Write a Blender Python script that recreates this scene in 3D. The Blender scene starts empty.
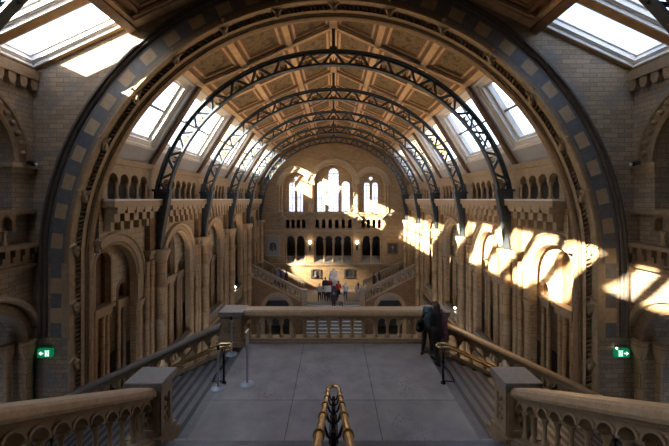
# Great museum hall seen from the upper stairs: a bridge landing, a great stone arch, iron roof arches, far stairs.
SKY, SKYW, SUN, EXPO = .70, 7.5, 54., 0.34
SUND = (15, 12, -6.9)
# spots added to brighten the ceiling and the far wall foot: (position, aim, watts, colour, beam angle)
WARM = (1., .66, .36)
LAMPS = [((-6.9, 30.9, -.9), (-1.9, 33.5, -3.2), 9500, (1, .84, .62), 36)]
for _y in (15.9, 20.4, 25.2): 
    for _s in (-1, 1): LAMPS.append(((_s * 7.0, _y, -2.1), (-_s * 1.5, _y, 11.5), 1050, WARM, 95))
import bpy, bmesh, math, random
from mathutils import Vector, Matrix
random.seed(7)
PI = math.pi
sc = bpy.context.scene
COL = sc.collection
E = 4.3          # eye height above the bridge floor (bridge floor is z = 0)
ORD = ['first', 'second', 'third', 'fourth', 'fifth', 'sixth']
SIDE = {-1: 'shaded', 1: 'sunlit'}

# ------------------------------------------------------------------ mesh helper
class MB:
    def __init__(s):
        s.v = []; s.f = []; s.sm = []; s.mi = []
    def add(s, vs, fs, sm=False, m=0):
        o = len(s.v); s.v += [tuple(p) for p in vs]
        for f in fs:
            s.f.append([i + o for i in f]); s.sm.append(sm); s.mi.append(m)
    def box(s, x0, x1, y0, y1, z0, z1, m=0, M=None):
        vs = [(x, y, z) for z in (z0, z1) for y in (y0, y1) for x in (x0, x1)]
        if M: vs = [M(*p) for p in vs]
        s.add(vs, [(0, 2, 3, 1), (4, 5, 7, 6), (0, 1, 5, 4), (1, 3, 7, 5), (3, 2, 6, 7), (2, 0, 4, 6)], False, m)
    def prism(s, poly, M, w0, w1, m=0):          # poly in (u, z); M(u, z, w)
        n = len(poly)
        vs = [M(u, z, w0) for u, z in poly] + [M(u, z, w1) for u, z in poly]
        fs = [list(range(n))[::-1], list(range(n, 2 * n))] + [(i, (i + 1) % n, n + (i + 1) % n, n + i) for i in range(n)]
        s.add(vs, fs, False, m)
    def ubox(s, M, u0, u1, z0, z1, w0, w1, m=0):
        s.prism([(u0, z0), (u1, z0), (u1, z1), (u0, z1)], M, w0, w1, m)
    def tube(s, pts, r, n=8, closed=False, m=0, sm=True):
        pts = [Vector(p) for p in pts]; k = len(pts)
        rr = r if isinstance(r, (list, tuple)) else [r] * k
        vs = []; prev = None
        for i, p in enumerate(pts):
            a = pts[i - 1] if (i > 0 or closed) else p
            b = pts[(i + 1) % k] if (i < k - 1 or closed) else p
            t = (b - a).normalized()
            if prev is None:
                ref = Vector((0, 0, 1)) if abs(t.z) < .9 else Vector((1, 0, 0))
                A = t.cross(ref).normalized()
            else:
                A = (prev - t * prev.dot(t)).normalized()
            prev = A; B = t.cross(A)
            for j in range(n):
                q = 2 * PI * j / n
                vs.append(p + (A * math.cos(q) + B * math.sin(q)) * rr[i])
        fs = []
        for i in range(k if closed else k - 1):
            for j in range(n):
                a = i * n + j; b = i * n + (j + 1) % n; i2 = (i + 1) % k
                fs.append((a, b, i2 * n + (j + 1) % n, i2 * n + j))
        s.add(vs, fs, sm, m)
        if not closed:
            s.add(vs[:n], [list(range(n))[::-1]], False, m); s.add(vs[-n:], [list(range(n))], False, m)
    def lathe(s, prof, n=12, c=(0, 0, 0), m=0, sm=True, ax=2):
        vs = []
        for r, z in prof:
            for j in range(n):
                q = 2 * PI * j / n
                d = [r * math.cos(q), r * math.sin(q), z] if ax == 2 else [z, r * math.cos(q), r * math.sin(q)] if ax == 0 else [r * math.cos(q), z, r * math.sin(q)]
                vs.append((c[0] + d[0], c[1] + d[1], c[2] + d[2]))
        fs = []
        for i in range(len(prof) - 1):
            for j in range(n):
                fs.append((i * n + j, i * n + (j + 1) % n, (i + 1) * n + (j + 1) % n, (i + 1) * n + j))
        s.add(vs, fs, sm, m)
        s.add(vs[:n], [list(range(n))[::-1]], False, m); s.add(vs[-n:], [list(range(n))], False, m)
    def ell(s, c, r, n=12, m=0, R=None):
        vs = []; k = max(5, n * 2 // 3)
        for i in range(1, k):
            a = PI * i / k
            for j in range(n):
                q = 2 * PI * j / n
                p = Vector((r[0] * math.sin(a) * math.cos(q), r[1] * math.sin(a) * math.sin(q), r[2] * math.cos(a)))
                if R: p = R @ p
                vs.append(p + Vector(c))
        t = Vector((0, 0, r[2])); b = Vector((0, 0, -r[2]))
        if R: t = R @ t; b = R @ b
        vs += [t + Vector(c), b + Vector(c)]; T = len(vs) - 2; fs = []
        for i in range(k - 2):
            for j in range(n):
                fs.append((i * n + j, (i + 1) * n + j, (i + 1) * n + (j + 1) % n, i * n + (j + 1) % n))
        for j in range(n):
            fs.append((T, j, (j + 1) % n)); fs.append((T + 1, (k - 2) * n + (j + 1) % n, (k - 2) * n + j))
        s.add(vs, fs, True, m)
    def cap(s, a, b, ra, rb, n=10, m=0):         # capsule
        a = Vector(a); b = Vector(b); d = (b - a); L = d.length or 1e-6; t = d / L
        pts = []; rr = []
        for q in (80, 55, 25, 0):
            pts.append(a - t * ra * math.sin(math.radians(q))); rr.append(ra * math.cos(math.radians(q)))
        for q in (0, 25, 55, 80):
            pts.append(b + t * rb * math.sin(math.radians(q))); rr.append(rb * math.cos(math.radians(q)))
        s.tube(pts, rr, n, m=m)
    # panel with a round-headed opening
    def arch_panel(s, M, u0, u1, z0, z1, uc, r, zs, zb, w0, w1, n=14, m=0, top=None):
        top = top or (lambda u: z1)
        if uc - r > u0 + 1e-4: s.prism([(u0, z0), (uc - r, z0), (uc - r, top(uc - r)), (u0, top(u0))], M, w0, w1, m)
        if u1 > uc + r + 1e-4: s.prism([(uc + r, z0), (u1, z0), (u1, top(u1)), (uc + r, top(uc + r))], M, w0, w1, m)
        if zb > z0 + 1e-4: s.prism([(uc - r, z0), (uc + r, z0), (uc + r, zb), (uc - r, zb)], M, w0, w1, m)
        P = [(uc + r * math.cos(PI - PI * i / n), zs + r * math.sin(PI * i / n)) for i in range(n + 1)]
        for a, b in zip(P, P[1:]):
            s.prism([a, b, (b[0], top(b[0])), (a[0], top(a[0]))], M, w0, w1, m)
    def hole_panel(s, M, u0, u1, z0, z1, uc, zc, r, w0, w1, n=16, m=0):
        P = [(uc + r * math.cos(2 * PI * i / n), zc + r * math.sin(2 * PI * i / n)) for i in range(n + 1)]
        def out(i):
            a = 2 * PI * i / n; c, d = math.cos(a), math.sin(a)
            k = 1 / max(abs(c), abs(d)); return (uc + c * k * (u1 - u0) / 2, zc + d * k * (z1 - z0) / 2)
        for i in range(n): s.prism([P[i], P[i + 1], out(i + 1), out(i)], M, w0, w1, m)
    # moulding swept round a stilted arch; prof = closed [(dr, w)]
    def arch_sweep(s, M, uc, zs, zb, r, prof, n=24, m=0, sm=False, a0=0., a1=PI):
        st = []
        if zb is not None and zb < zs: st.append((0, zb))
        st += [(a0 + (a1 - a0) * i / n, None) for i in range(n + 1)]
        if zb is not None and zb < zs: st.append((PI, zb))
        vs = []; k = len(prof)
        for a, z in st:
            for dr, w in prof:
                vs.append(M(uc + (r + dr) * math.cos(a), z if z is not None else zs + (r + dr) * math.sin(a), w))
        fs = []
        for i in range(len(st) - 1):
            for j in range(k):
                fs.append((i * k + j, i * k + (j + 1) % k, (i + 1) * k + (j + 1) % k, (i + 1) * k + j))
        s.add(vs, fs, sm, m)
        s.add(vs[:k], [list(range(k))], False, m); s.add(vs[-k:], [list(range(k))], False, m)
    def mesh(s, name, mats, off=(0, 0, 0)):
        me = bpy.data.meshes.new(name)
        me.from_pydata([(p[0] - off[0], p[1] - off[1], p[2] - off[2]) for p in s.v], [], s.f)
        for m in (mats if isinstance(mats, (list, tuple)) else [mats]): me.materials.append(m)
        me.polygons.foreach_set('use_smooth', s.sm); me.polygons.foreach_set('material_index', s.mi)
        bm = bmesh.new(); bm.from_mesh(me); bmesh.ops.recalc_face_normals(bm, faces=bm.faces[:]); bm.to_mesh(me); bm.free()
        return me
    def build(s, name, mats, parent=None, loc=None):
        """one mesh object; coordinates given in world, stored relative to loc / the parent's place"""
        base = Vector((0, 0, 0)); q = parent
        while q: base += q.location; q = q.parent
        if parent is None and loc is not None: off = Vector(loc)
        else: off = base
        o = bpy.data.objects.new(name, s.mesh(name, mats, off)); COL.objects.link(o)
        if parent is not None: o.parent = parent
        elif loc is not None: o.location = loc
        return o

def tag(o, label, cat, group=None, kind=None):
    o['label'] = label; o['category'] = cat
    if group: o['group'] = group
    if kind: o['kind'] = kind
    return o
def thing(name, label, cat, loc=(0, 0, 0), group=None, kind=None):
    o = bpy.data.objects.new(name, None); o.empty_display_size = .1; COL.objects.link(o); o.location = loc
    return tag(o, label, cat, group, kind)
def inst(me, name, parent, wloc, rz=0):
    """another part using shared mesh data, placed at world point wloc"""
    o = bpy.data.objects.new(name, me); COL.objects.link(o); o.parent = parent
    base = Vector((0, 0, 0)); q = parent
    while q: base += q.location; q = q.parent
    o.location = Vector(wloc) - base; o.rotation_euler.z = rz
    return o
def dup(root, d, label, parent=None):
    """copy of a thing with its parts and sub-parts, moved by d"""
    c = root.copy(); COL.objects.link(c)
    if parent is not None: c.parent = parent
    else:
        c.location = root.location + Vector(d); c['label'] = label
    for ch in list(root.children): dup(ch, d, None, c)
    return c

# ------------------------------------------------------------------ materials
def new_mat(name):
    m = bpy.data.materials.new(name); m.use_nodes = True
    return m, m.node_tree.nodes, m.node_tree.links, m.node_tree.nodes['Principled BSDF']
def pos_uv(N, L):
    g = N.new('ShaderNodeNewGeometry')
    sp = N.new('ShaderNodeSeparateXYZ'); L.new(g.outputs['Position'], sp.inputs[0])
    sn = N.new('ShaderNodeSeparateXYZ'); L.new(g.outputs['True Normal'], sn.inputs[0])
    def gt(sock, t):
        a = N.new('ShaderNodeMath'); a.operation = 'ABSOLUTE'; L.new(sock, a.inputs[0])
        b = N.new('ShaderNodeMath'); b.operation = 'GREATER_THAN'; b.inputs[1].default_value = t; L.new(a.outputs[0], b.inputs[0]); return b.outputs[0]
    def mix(f, a, b):
        m = N.new('ShaderNodeMix'); m.data_type = 'FLOAT'; L.new(f, m.inputs[0]); L.new(a, m.inputs[2]); L.new(b, m.inputs[3]); return m.outputs[0]
    u = mix(gt(sn.outputs[0], .6), sp.outputs[0], sp.outputs[1])
    v = mix(gt(sn.outputs[2], .75), sp.outputs[2], sp.outputs[1])
    c = N.new('ShaderNodeCombineXYZ'); L.new(u, c.inputs[0]); L.new(v, c.inputs[1])
    return c.outputs[0], g.outputs['Position']
def noise(N, L, vec, scale, detail=3, rough=.6):
    n = N.new('ShaderNodeTexNoise'); n.inputs['Scale'].default_value = scale; n.inputs['Detail'].default_value = detail
    n.inputs['Roughness'].default_value = rough; L.new(vec, n.inputs['Vector']); return n.outputs[0]
def ramp(N, L, f, stops):
    r = N.new('ShaderNodeValToRGB'); L.new(f, r.inputs[0]); e = r.color_ramp.elements
    e[0].position, e[0].color = stops[0][0], (*stops[0][1], 1); e[1].position, e[1].color = stops[-1][0], (*stops[-1][1], 1)
    for p, c in stops[1:-1]:
        q = e.new(p); q.color = (*c, 1)
    return r.outputs[0]
def mixc(N, L, f, a, b, mode='MIX'):
    m = N.new('ShaderNodeMix'); m.data_type = 'RGBA'; m.blend_type = mode
    for s, k in ((f, 0), (a, 6), (b, 7)):
        if isinstance(s, (int, float)): m.inputs[k].default_value = s
        elif isinstance(s, tuple): m.inputs[k].default_value = (*s, 1)
        else: L.new(s, m.inputs[k])
    return m.outputs[2]
def bump(N, L, h, B, st=.3, d=.01):
    b = N.new('ShaderNodeBump'); b.inputs['Strength'].default_value = st; b.inputs['Distance'].default_value = d
    L.new(h, b.inputs['Height']); L.new(b.outputs[0], B.inputs['Normal'])

def brick_mat(name, c1, c2, c3, bw=.42, bh=.14, mort=(.10, .075, .05), rough=.85):
    m, N, L, B = new_mat(name); uv, P = pos_uv(N, L)
    t = N.new('ShaderNodeTexBrick'); L.new(uv, t.inputs['Vector'])
    t.inputs['Color1'].default_value = (*c1, 1); t.inputs['Color2'].default_value = (*c2, 1); t.inputs['Mortar'].default_value = (*mort, 1)
    t.inputs['Scale'].default_value = 1; t.inputs['Mortar Size'].default_value = .006; t.inputs['Mortar Smooth'].default_value = .2
    t.inputs['Brick Width'].default_value = bw; t.inputs['Row Height'].default_value = bh; t.offset_frequency = 2
    n1 = noise(N, L, P, 1.3, 2); f = ramp(N, L, n1, [(.5, (0, 0, 0)), (.66, (1, 1, 1))])
    col = mixc(N, L, f, t.outputs[0], mixc(N, L, .75, t.outputs[0], c3))
    n2 = noise(N, L, P, 22, 4); col = mixc(N, L, .55, col, ramp(N, L, n2, [(.3, (.45, .45, .45)), (.7, (1.25, 1.2, 1.15))]), 'MULTIPLY')
    L.new(col, B.inputs['Base Color']); B.inputs['Roughness'].default_value = rough
    bump(N, L, t.outputs['Fac'], B, -.5, .012)
    return m
def stone_mat(name, c1, c2, sc_=6, rough=.7, bmp=.3, joint=None):
    m, N, L, B = new_mat(name); uv, P = pos_uv(N, L)
    n = noise(N, L, P, sc_, 4); col = ramp(N, L, n, [(.3, c1), (.7, c2)])
    n2 = noise(N, L, P, sc_ * 7, 3); col = mixc(N, L, .5, col, ramp(N, L, n2, [(.3, (.6, .6, .6)), (.65, (1.15, 1.15, 1.15))]), 'MULTIPLY')
    if joint:
        t = N.new('ShaderNodeTexBrick'); L.new(uv, t.inputs['Vector']); t.inputs['Scale'].default_value = 1
        t.inputs['Brick Width'].default_value = joint[0]; t.inputs['Row Height'].default_value = joint[1]; t.inputs['Mortar Size'].default_value = .008
        t.inputs['Color1'].default_value = (1, 1, 1, 1); t.inputs['Color2'].default_value = (.78, .76, .74, 1); t.inputs['Mortar'].default_value = (.3, .28, .26, 1)
        col = mixc(N, L, 1., col, t.outputs[0], 'MULTIPLY')
    L.new(col, B.inputs['Base Color']); B.inputs['Roughness'].default_value = rough
    bump(N, L, n2, B, bmp, .01)
    return m
def plain(name, c, rough=.6, metal=0., var=.15, sc_=12, spec=.5):
    m, N, L, B = new_mat(name); g = N.new('ShaderNodeNewGeometry')
    n = noise(N, L, g.outputs['Position'], sc_, 3)
    L.new(ramp(N, L, n, [(.3, tuple(x * (1 - var) for x in c)), (.7, tuple(min(1, x * (1 + var)) for x in c))]), B.inputs['Base Color'])
    B.inputs['Roughness'].default_value = rough; B.inputs['Metallic'].default_value = metal; B.inputs['Specular IOR Level'].default_value = spec
    return m
def emit(name, c, s):
    m, N, L, B = new_mat(name); B.inputs['Base Color'].default_value = (*c, 1); B.inputs['Emission Color'].default_value = (*c, 1); B.inputs['Emission Strength'].default_value = s
    return m

BRICK = brick_mat('terracotta_block', (.37, .285, .185), (.245, .19, .13), (.185, .183, .18))
BRICKW = brick_mat('warm_brick', (.41, .28, .15), (.295, .195, .10), (.33, .24, .135), .38, .12)
BUFF = stone_mat('buff_terracotta', (.28, .20, .115), (.385, .29, .175), 5, .6, .35, (.6, .32))
BUFFP = stone_mat('buff_moulding', (.265, .19, .112), (.37, .28, .17), 7, .55, .3)
SHAFT = stone_mat('shaft_terracotta', (0.310, 0.200, 0.095), (0.402, 0.272, 0.142), 5, .5, .2, (9., .42))
CREAM = stone_mat('cream_terracotta', (0.478, 0.379, 0.241), (0.569, 0.461, 0.302), 5, .6, .3, (.5, .26))
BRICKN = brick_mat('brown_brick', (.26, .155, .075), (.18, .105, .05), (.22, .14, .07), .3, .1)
SPAN = stone_mat('pale_spandrel_block', (.36, .27, .165), (.46, .35, .215), 5, .6, .3, (.5, .2))
GREYB = stone_mat('blue_grey_terracotta', (0.091, 0.095, 0.098), (0.140, 0.143, 0.147), 6, .55, .3)
VOUS = stone_mat('buff_voussoir', (0.310, 0.221, 0.123), (0.413, 0.306, 0.181), 6, .6, .3)
CARVED = stone_mat('carved_terracotta', (0.180, 0.119, 0.065), (0.274, 0.189, 0.104), 9, .6, .6)
DARKST = stone_mat('dark_stone', (0.061, 0.051, 0.041), (0.098, 0.081, 0.061), 6, .6, .3)
CAPST = stone_mat('grey_coping', (0.185, 0.172, 0.150), (0.266, 0.248, 0.218), 14, .38, .12)
RAILST = stone_mat('buff_rail', (.40, .29, .165), (.54, .40, .245), 9, .42, .25)
LEDGE = stone_mat('pale_ledge', (.55, .53, .5), (.68, .66, .62), 8, .5, .15)
STEPST = stone_mat('slate_step', (0.092, 0.100, 0.114), (0.155, 0.163, 0.177), 4, .35, .12)
NOSE_SHADE = plain('dark_nosing_and_shade', (.03, .032, .036), .5)  # step edges and tablets; also the painted shade under the far side flights
TREAD = stone_mat('worn_step', (.45, .40, .33), (.58, .52, .43), 6, .4, .12)
def floor_mat():
    m, N, L, B = new_mat('slate_paving'); uv, P = pos_uv(N, L)
    mp = N.new('ShaderNodeMapping'); mp.inputs['Location'].default_value = (.875, -.06, 0); L.new(uv, mp.inputs['Vector'])
    t = N.new('ShaderNodeTexBrick'); L.new(mp.outputs[0], t.inputs['Vector']); t.offset = 0; t.squash = 1
    t.inputs['Scale'].default_value = 1; t.inputs['Brick Width'].default_value = 1.75; t.inputs['Row Height'].default_value = 3.5; t.inputs['Mortar Size'].default_value = .009
    t.inputs['Color1'].default_value = (.26, .262, .268, 1); t.inputs['Color2'].default_value = (.35, .35, .352, 1); t.inputs['Mortar'].default_value = (.09, .088, .085, 1)
    n = noise(N, L, P, 2.2, 3); col = mixc(N, L, .8, t.outputs[0], ramp(N, L, n, [(.3, (.72, .72, .74)), (.7, (1.18, 1.17, 1.15))]), 'MULTIPLY')
    v = N.new('ShaderNodeTexVoronoi'); v.inputs['Scale'].default_value = 17; L.new(P, v.inputs['Vector'])
    n3 = noise(N, L, P, 1.0, 1)
    sp = N.new('ShaderNodeMath'); sp.operation = 'ADD'; L.new(v.outputs[0], sp.inputs[0]); L.new(n3, sp.inputs[1])
    col = mixc(N, L, .9, col, ramp(N, L, sp.outputs[0], [(.52, (.45, .45, .47)), (.62, (1, 1, 1))]), 'MULTIPLY')
    n2 = noise(N, L, P, 60, 3); col = mixc(N, L, .5, col, ramp(N, L, n2, [(.3, (.7, .7, .7)), (.7, (1.2, 1.2, 1.2))]), 'MULTIPLY')
    L.new(col, B.inputs['Base Color']); B.inputs['Roughness'].default_value = .42; bump(N, L, n2, B, .15, .004)
    return m
PAVE = floor_mat()
NAVEF = stone_mat('mosaic_floor', (.30, .26, .2), (.42, .36, .28), 9, .4, .1, (.5, .5))
IRON = plain('blue_grey_iron', (.055, .075, .09), .42, .35, .2, 6)
BLACKI = plain('black_iron', (.015, .015, .017), .4, .6)
NAVED = stone_mat('shade_dark_mosaic_floor', (.07, .06, .05), (.12, .10, .08), 9, .5, .1, (.5, .5))  # mosaic floor colour darkened to stand for the shade of the lower hall
GOLD = plain('gilt_leaf', (.26, .19, .08), .4, .5, .3, 20)
WOODL = plain('pale_ceiling_timber', (.50, .345, .19), .5, 0, .2, 5)
WOODD = plain('brown_ceiling_timber', (.15, .078, .036), .55, 0, .25, 5)
WHITEF = plain('grey_white_paint', (.62, .60, .56), .5, 0, .06, 3)
WHITEP = plain('white_window_paint', (.80, .78, .74), .5, 0, .05, 3)
WOODF = plain('oak_window_frame', (.42, .27, .13), .45, 0, .2, 4)
GREYP = plain('mid_grey_paint', (.36, .355, .34), .5, 0, .08, 3)
SILLP = plain('lead_grey_paint', (.33, .34, .36), .5, 0, .08, 3)
BARM = plain('grey_glazing_bar', (.16, .165, .175), .5, .2)
BRASS = plain('polished_brass', (.62, .45, .19), .24, 1., .12, 18)
CHROME = plain('brushed_steel', (.50, .55, .60), .3, .7, .05)
STEELB = plain('pale_stand_base', (.50, .58, .63), .35, .3, .08)
MARBLE = plain('white_marble', (.86, .84, .80), .45, 0, .05, 6)
BRONZE = plain('dark_bronze', (.05, .055, .045), .4, .6, .3, 10)
def panel_mat():
    m, N, L, B = new_mat('painted_ceiling_panel'); g = N.new('ShaderNodeNewGeometry'); P = g.outputs['Position']
    a = noise(N, L, P, 3.2, 5, .7)
    col = ramp(N, L, a, [(.36, (.035, .03, .014)), (.46, (.085, .06, .024)), (.52, (.22, .14, .05)), (.57, (.07, .062, .028)), (.66, (.16, .10, .036))])
    L.new(col, B.inputs['Base Color']); B.inputs['Roughness'].default_value = .6
    return m
PANEL = panel_mat()
def glass_mat():
    m, N, L, B = new_mat('clear_glass'); N.remove(B); o = N['Material Output']
    t = N.new('ShaderNodeBsdfTransparent'); t.inputs[0].default_value = (.93, .96, 1, 1)
    gl = N.new('ShaderNodeBsdfGlossy'); gl.inputs['Roughness'].default_value = .08
    g = N.new('ShaderNodeNewGeometry'); n = noise(N, L, g.outputs['Position'], 1.1, 2)
    r = ramp(N, L, n, [(.35, (.03, .03, .03)), (.7, (.09, .09, .09))])
    mx = N.new('ShaderNodeMixShader'); L.new(r, mx.inputs[0]); L.new(t.outputs[0], mx.inputs[1]); L.new(gl.outputs[0], mx.inputs[2]); L.new(mx.outputs[0], o.inputs[0])
    return m
GLASS = glass_mat()
def stained_mat():
    m, N, L, B = new_mat('patterned_leaded_glass'); N.remove(B); o = N['Material Output']
    uv, P = pos_uv(N, L)
    t = N.new('ShaderNodeTexBrick'); L.new(uv, t.inputs['Vector']); t.inputs['Scale'].default_value = 1; t.offset = 0
    t.inputs['Brick Width'].default_value = .21; t.inputs['Row Height'].default_value = .3; t.inputs['Mortar Size'].default_value = .018
    t.inputs['Color1'].default_value = (.93, .89, .97, 1); t.inputs['Color2'].default_value = (.98, .98, .99, 1); t.inputs['Mortar'].default_value = (.42, .38, .42, 1)
    n = noise(N, L, P, 5, 3); col = mixc(N, L, .8, t.outputs[0], ramp(N, L, n, [(.3, (.74, .64, .74)), (.5, (1, 1, 1))]), 'MULTIPLY')
    a = N.new('ShaderNodeBsdfTransparent'); b = N.new('ShaderNodeBsdfTranslucent'); L.new(col, a.inputs[0]); L.new(col, b.inputs[0])
    mx = N.new('ShaderNodeMixShader'); mx.inputs[0].default_value = .35; L.new(a.outputs[0], mx.inputs[1]); L.new(b.outputs[0], mx.inputs[2]); L.new(mx.outputs[0], o.inputs[0])
    return m
STAINED = stained_mat()
LAMPG = emit('lit_lamp_globe', (1., .82, .55), 14.)
SPOTG = emit('lit_spot_lens', (1., .86, .66), 30.)
SIGNG = emit('green_sign_face', (.0, .20, .075), .55)
SIGNW = emit('white_sign_symbol', (.75, 1., .85), 1.2)
LEDW = emit('white_indicator', (1, 1, .95), 5.)
# ------------------------------------------------------------------ frames
def MW(s, X=7.5): return lambda u, z, w: (s * (X + w), u, z)
def MY(y): return lambda u, z, w: (u, y + w, z)
def RS(s, P0, P1):
    dx, dz = P1[0] - P0[0], P1[1] - P0[1]; L = math.hypot(dx, dz); dx /= L; dz /= L
    return (lambda u, t, w: (s * (P0[0] + dx * t + dz * w), u, P0[1] + dz * t - dx * w)), L
def extr(b, prof, M, u0, u1, m=0):               # prof = closed [(w, z)]
    k = len(prof)
    b.add([M(u0, z, w) for w, z in prof] + [M(u1, z, w) for w, z in prof],
          [list(range(k))[::-1], list(range(k, 2 * k))] + [(i, (i + 1) % k, k + (i + 1) % k, k + i) for i in range(k)], False, m)
def struct(name, b, mats, label, cat): return tag(b.build(name, mats), label, cat, None, 'structure')
YR = [13.6 + 4.7 * k for k in range(5)]          # iron ribs and piers
YE = [10.57] + YR + [33.5]

# ------------------------------------------------------------------ floors and plain walls
b = MB(); b.box(-11.6, 11.6, 10.5, 38.4, -8.3, -8.0); struct('floor', b, NAVED, 'shade-darkened paved ground floor of the hall far below the bridge', 'floor')
b = MB(); b.box(-2.9, 2.9, 5.5, 5.92, -.45, 0); b.box(-2.64, 2.64, 5.92, 10.25, -.45, 0); b.box(-2.64, 2.64, 5.9, 10.0, -.9, -.45)
struct('floor_bridge', b, PAVE, 'grey slate landing of the bridge behind the stone balustrade', 'floor')
for s in (-1, 1):
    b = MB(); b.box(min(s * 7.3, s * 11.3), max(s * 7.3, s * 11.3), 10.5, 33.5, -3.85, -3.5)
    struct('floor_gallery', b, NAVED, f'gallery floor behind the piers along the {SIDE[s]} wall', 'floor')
    b = MB(); b.box(min(s * 7.55, s * 11.3), max(s * 7.55, s * 11.3), 10.5, 33.5, E - .35, E - .12)
    b.box(min(s * 7.7, s * 11.6), max(s * 7.7, s * 11.6), 10.2, 33.5, E + 1.47, E + 1.62)
    struct('ceiling_gallery', b, DARKST, f'stone ceiling over the gallery behind the {SIDE[s]} wall', 'ceiling')
    b = MB(); b.box(min(s * 11.3, s * 11.6), max(s * 11.3, s * 11.6), 10.2, 34.2, -8.3, E + 1.6)
    b.box(min(s * 8.9, s * 9.05), max(s * 8.9, s * 9.05), 10.5, 33.5, E - .12, E + 1.47, 1)  # dark backing behind the upper arcade, shade of the passage put into its colour
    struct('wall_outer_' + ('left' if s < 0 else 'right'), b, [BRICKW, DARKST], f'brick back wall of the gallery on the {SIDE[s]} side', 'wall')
# near bay shell
b = MB(); b.box(-9.5, 9.5, -6.8, 10.9, -3.9, -3.5); struct('floor_stairwell', b, DARKST, 'dark stone floor under the bridge stairs', 'floor')
b = MB(); b.box(-9.5, 9.5, -6.8, -6.4, -3.5, 12.8); struct('wall_south', b, BRICK, 'brick end wall behind the viewer', 'wall')
b = MB(); b.box(-2.9, 2.9, -6.4, 0.0, 2.5, 2.94); struct('floor_upper', b, PAVE, 'slate upper landing at the top of the centre stairs', 'floor')

# ------------------------------------------------------------------ the great arch
ZS = E - 1.95
M = MY(10.0)
# gable: clip the top to the near roof by building it in two prisms only up to the slope
b2 = MB()
top = lambda u: E + 3.86 + .467 * (9.12 - abs(u))
b2.arch_panel(M, -9.12, 9.12, -3.5, E + 8, 0, 8.0, ZS, -3.5, 0, .55, 64, top=top)
for s in (-1, 1): b2.box(min(s * 9.12, s * 11.6), max(s * 9.12, s * 11.6), 10.0, 10.5, -8, E + 1.6)
struct('wall_middle', b2, BRICK, 'blockwork wall pierced by the great round arch', 'wall')
ga = thing('great_arch', 'huge round stone arch with chequered voussoirs framing the hall', 'arch', (0, 10, ZS))
# chequered voussoir ring (face), alternating blocks
b = MB(); n = 58; r0, r1 = 8.03, 8.66
for i in range(n):
    a0, a1 = PI * i / n, PI * (i + 1) / n
    if i % 2: P = [(8.12, a0), (8.54, a0), (8.54, a1), (8.12, a1)]; 
    pts = lambda ra, rb: [(ra * math.cos(a0), ZS + ra * math.sin(a0)), (rb * math.cos(a0), ZS + rb * math.sin(a0)), (rb * math.cos(a1), ZS + rb * math.sin(a1)), (ra * math.cos(a1), ZS + ra * math.sin(a1))]
    b.prism(pts(8.22, 8.56), M, -.02, .01, i % 2)
    b.prism(pts(8.02, 8.13), M, -.03, .01, 4); b.prism(pts(8.13, 8.22), M, -.02, .01, 1); b.prism(pts(8.56, 8.66), M, -.02, .01, 1)
for s in (-1, 1):
    for k in range(5):
        z1 = ZS - .45 * k; b.ubox(M, min(s * 8.22, s * 8.56), max(s * 8.22, s * 8.56), z1 - .45, z1, -.02, .01, (k + 1) % 2)
        b.ubox(M, min(s * 8.02, s * 8.22), max(s * 8.02, s * 8.22), z1 - .45, z1, -.03, .01, 2)
    b.ubox(M, min(s * 8.02, s * 8.66), max(s * 8.02, s * 8.66), -3.5, ZS - 2.25, -.02, .01, 3)
b.build('voussoir_ring', [VOUS, GREYB, BUFFP, BRICK, CARVED], ga)
b = MB()
b.arch_sweep(M, 0, ZS, .12, 8.66, [(0, .02), (0, -.06), (.04, -.10), (.08, -.06), (.10, -.06), (.13, -.13), (.19, -.13), (.22, -.06), (.24, .02)], 64)
b.build('hood_moulding', DARKST, ga)
b = MB(); b.arch_sweep(M, 0, ZS, -3.5, 7.98, [(.05, -.03), (.02, -.08), (-.04, -.08), (-.07, 0), (-.07, .12), (.05, .12)], 64); b.build('edge_roll', BUFFP, ga)
b = MB(); b.arch_sweep(M, 0, ZS, -3.5, 7.62, [(0, .40), (.03, .32), (.06, .37), (.08, .29), (.12, .29), (.14, .37), (.16, .25), (.20, .25), (.22, .34), (.42, .34), (.42, .5), (0, .5)], 64); b.build('inner_order', CARVED, ga)
b = MB(); b.arch_sweep(M, 0, ZS, -3.5, 7.72, [(0, .22), (.04, .14), (.08, .22), (.04, .29)], 64); b.build('slender_roll', BUFFP, ga)
# rope-like chain of links in the reveal
b = MB(); R = 7.89
def arcpt(R, q):                                   # q metres along the stilted arch from the left foot
    leg = ZS + 3.5; arc = PI * R
    if q < leg: return (-R, -3.5 + q, PI)
    if q < leg + arc: a = PI - (q - leg) / R; return (R * math.cos(a), ZS + R * math.sin(a), a)
    return (R, ZS - (q - leg - arc), 0.)
LT = 2 * (ZS + 3.5) + PI * R; q = .1; i = 0
while q < LT - .1:
    x, z, a = arcpt(R, q); rad = Vector((math.cos(a), 0, math.sin(a))); tan = Vector((-math.sin(a), 0, math.cos(a)))
    c = Vector((x, 10.2, z)); d = (tan * .06 + rad * (.10))
    b.tube([c - d - Vector((0, .0, 0)), c + Vector((0, -.07, 0)), c + d], [.03, .042, .03], 5); 
    q += .135; i += 1
b.build('rope_carving', CARVED, ga)
bst = MB()                                         # a carved beast: body, head, raised wing
bst.cap((0, 0, -.13), (0, -.06, .12), .085, .10, 8); bst.ell((.0, -.12, .22), (.075, .10, .075), 8); bst.cap((0, -.18, .22), (0, -.28, .17), .045, .03, 7)
for t in (-1, 1):
    bst.cap((t * .07, -.05, .06), (t * .20, -.08, .16), .05, .02, 6); bst.cap((t * .06, -.08, -.08), (t * .13, -.17, -.02), .035, .03, 6); bst.cap((t * .05, -.12, .27), (t * .08, -.12, .35), .022, .01, 5)
bme = bst.mesh('carved_beast', BUFFP)
nb = 21
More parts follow.
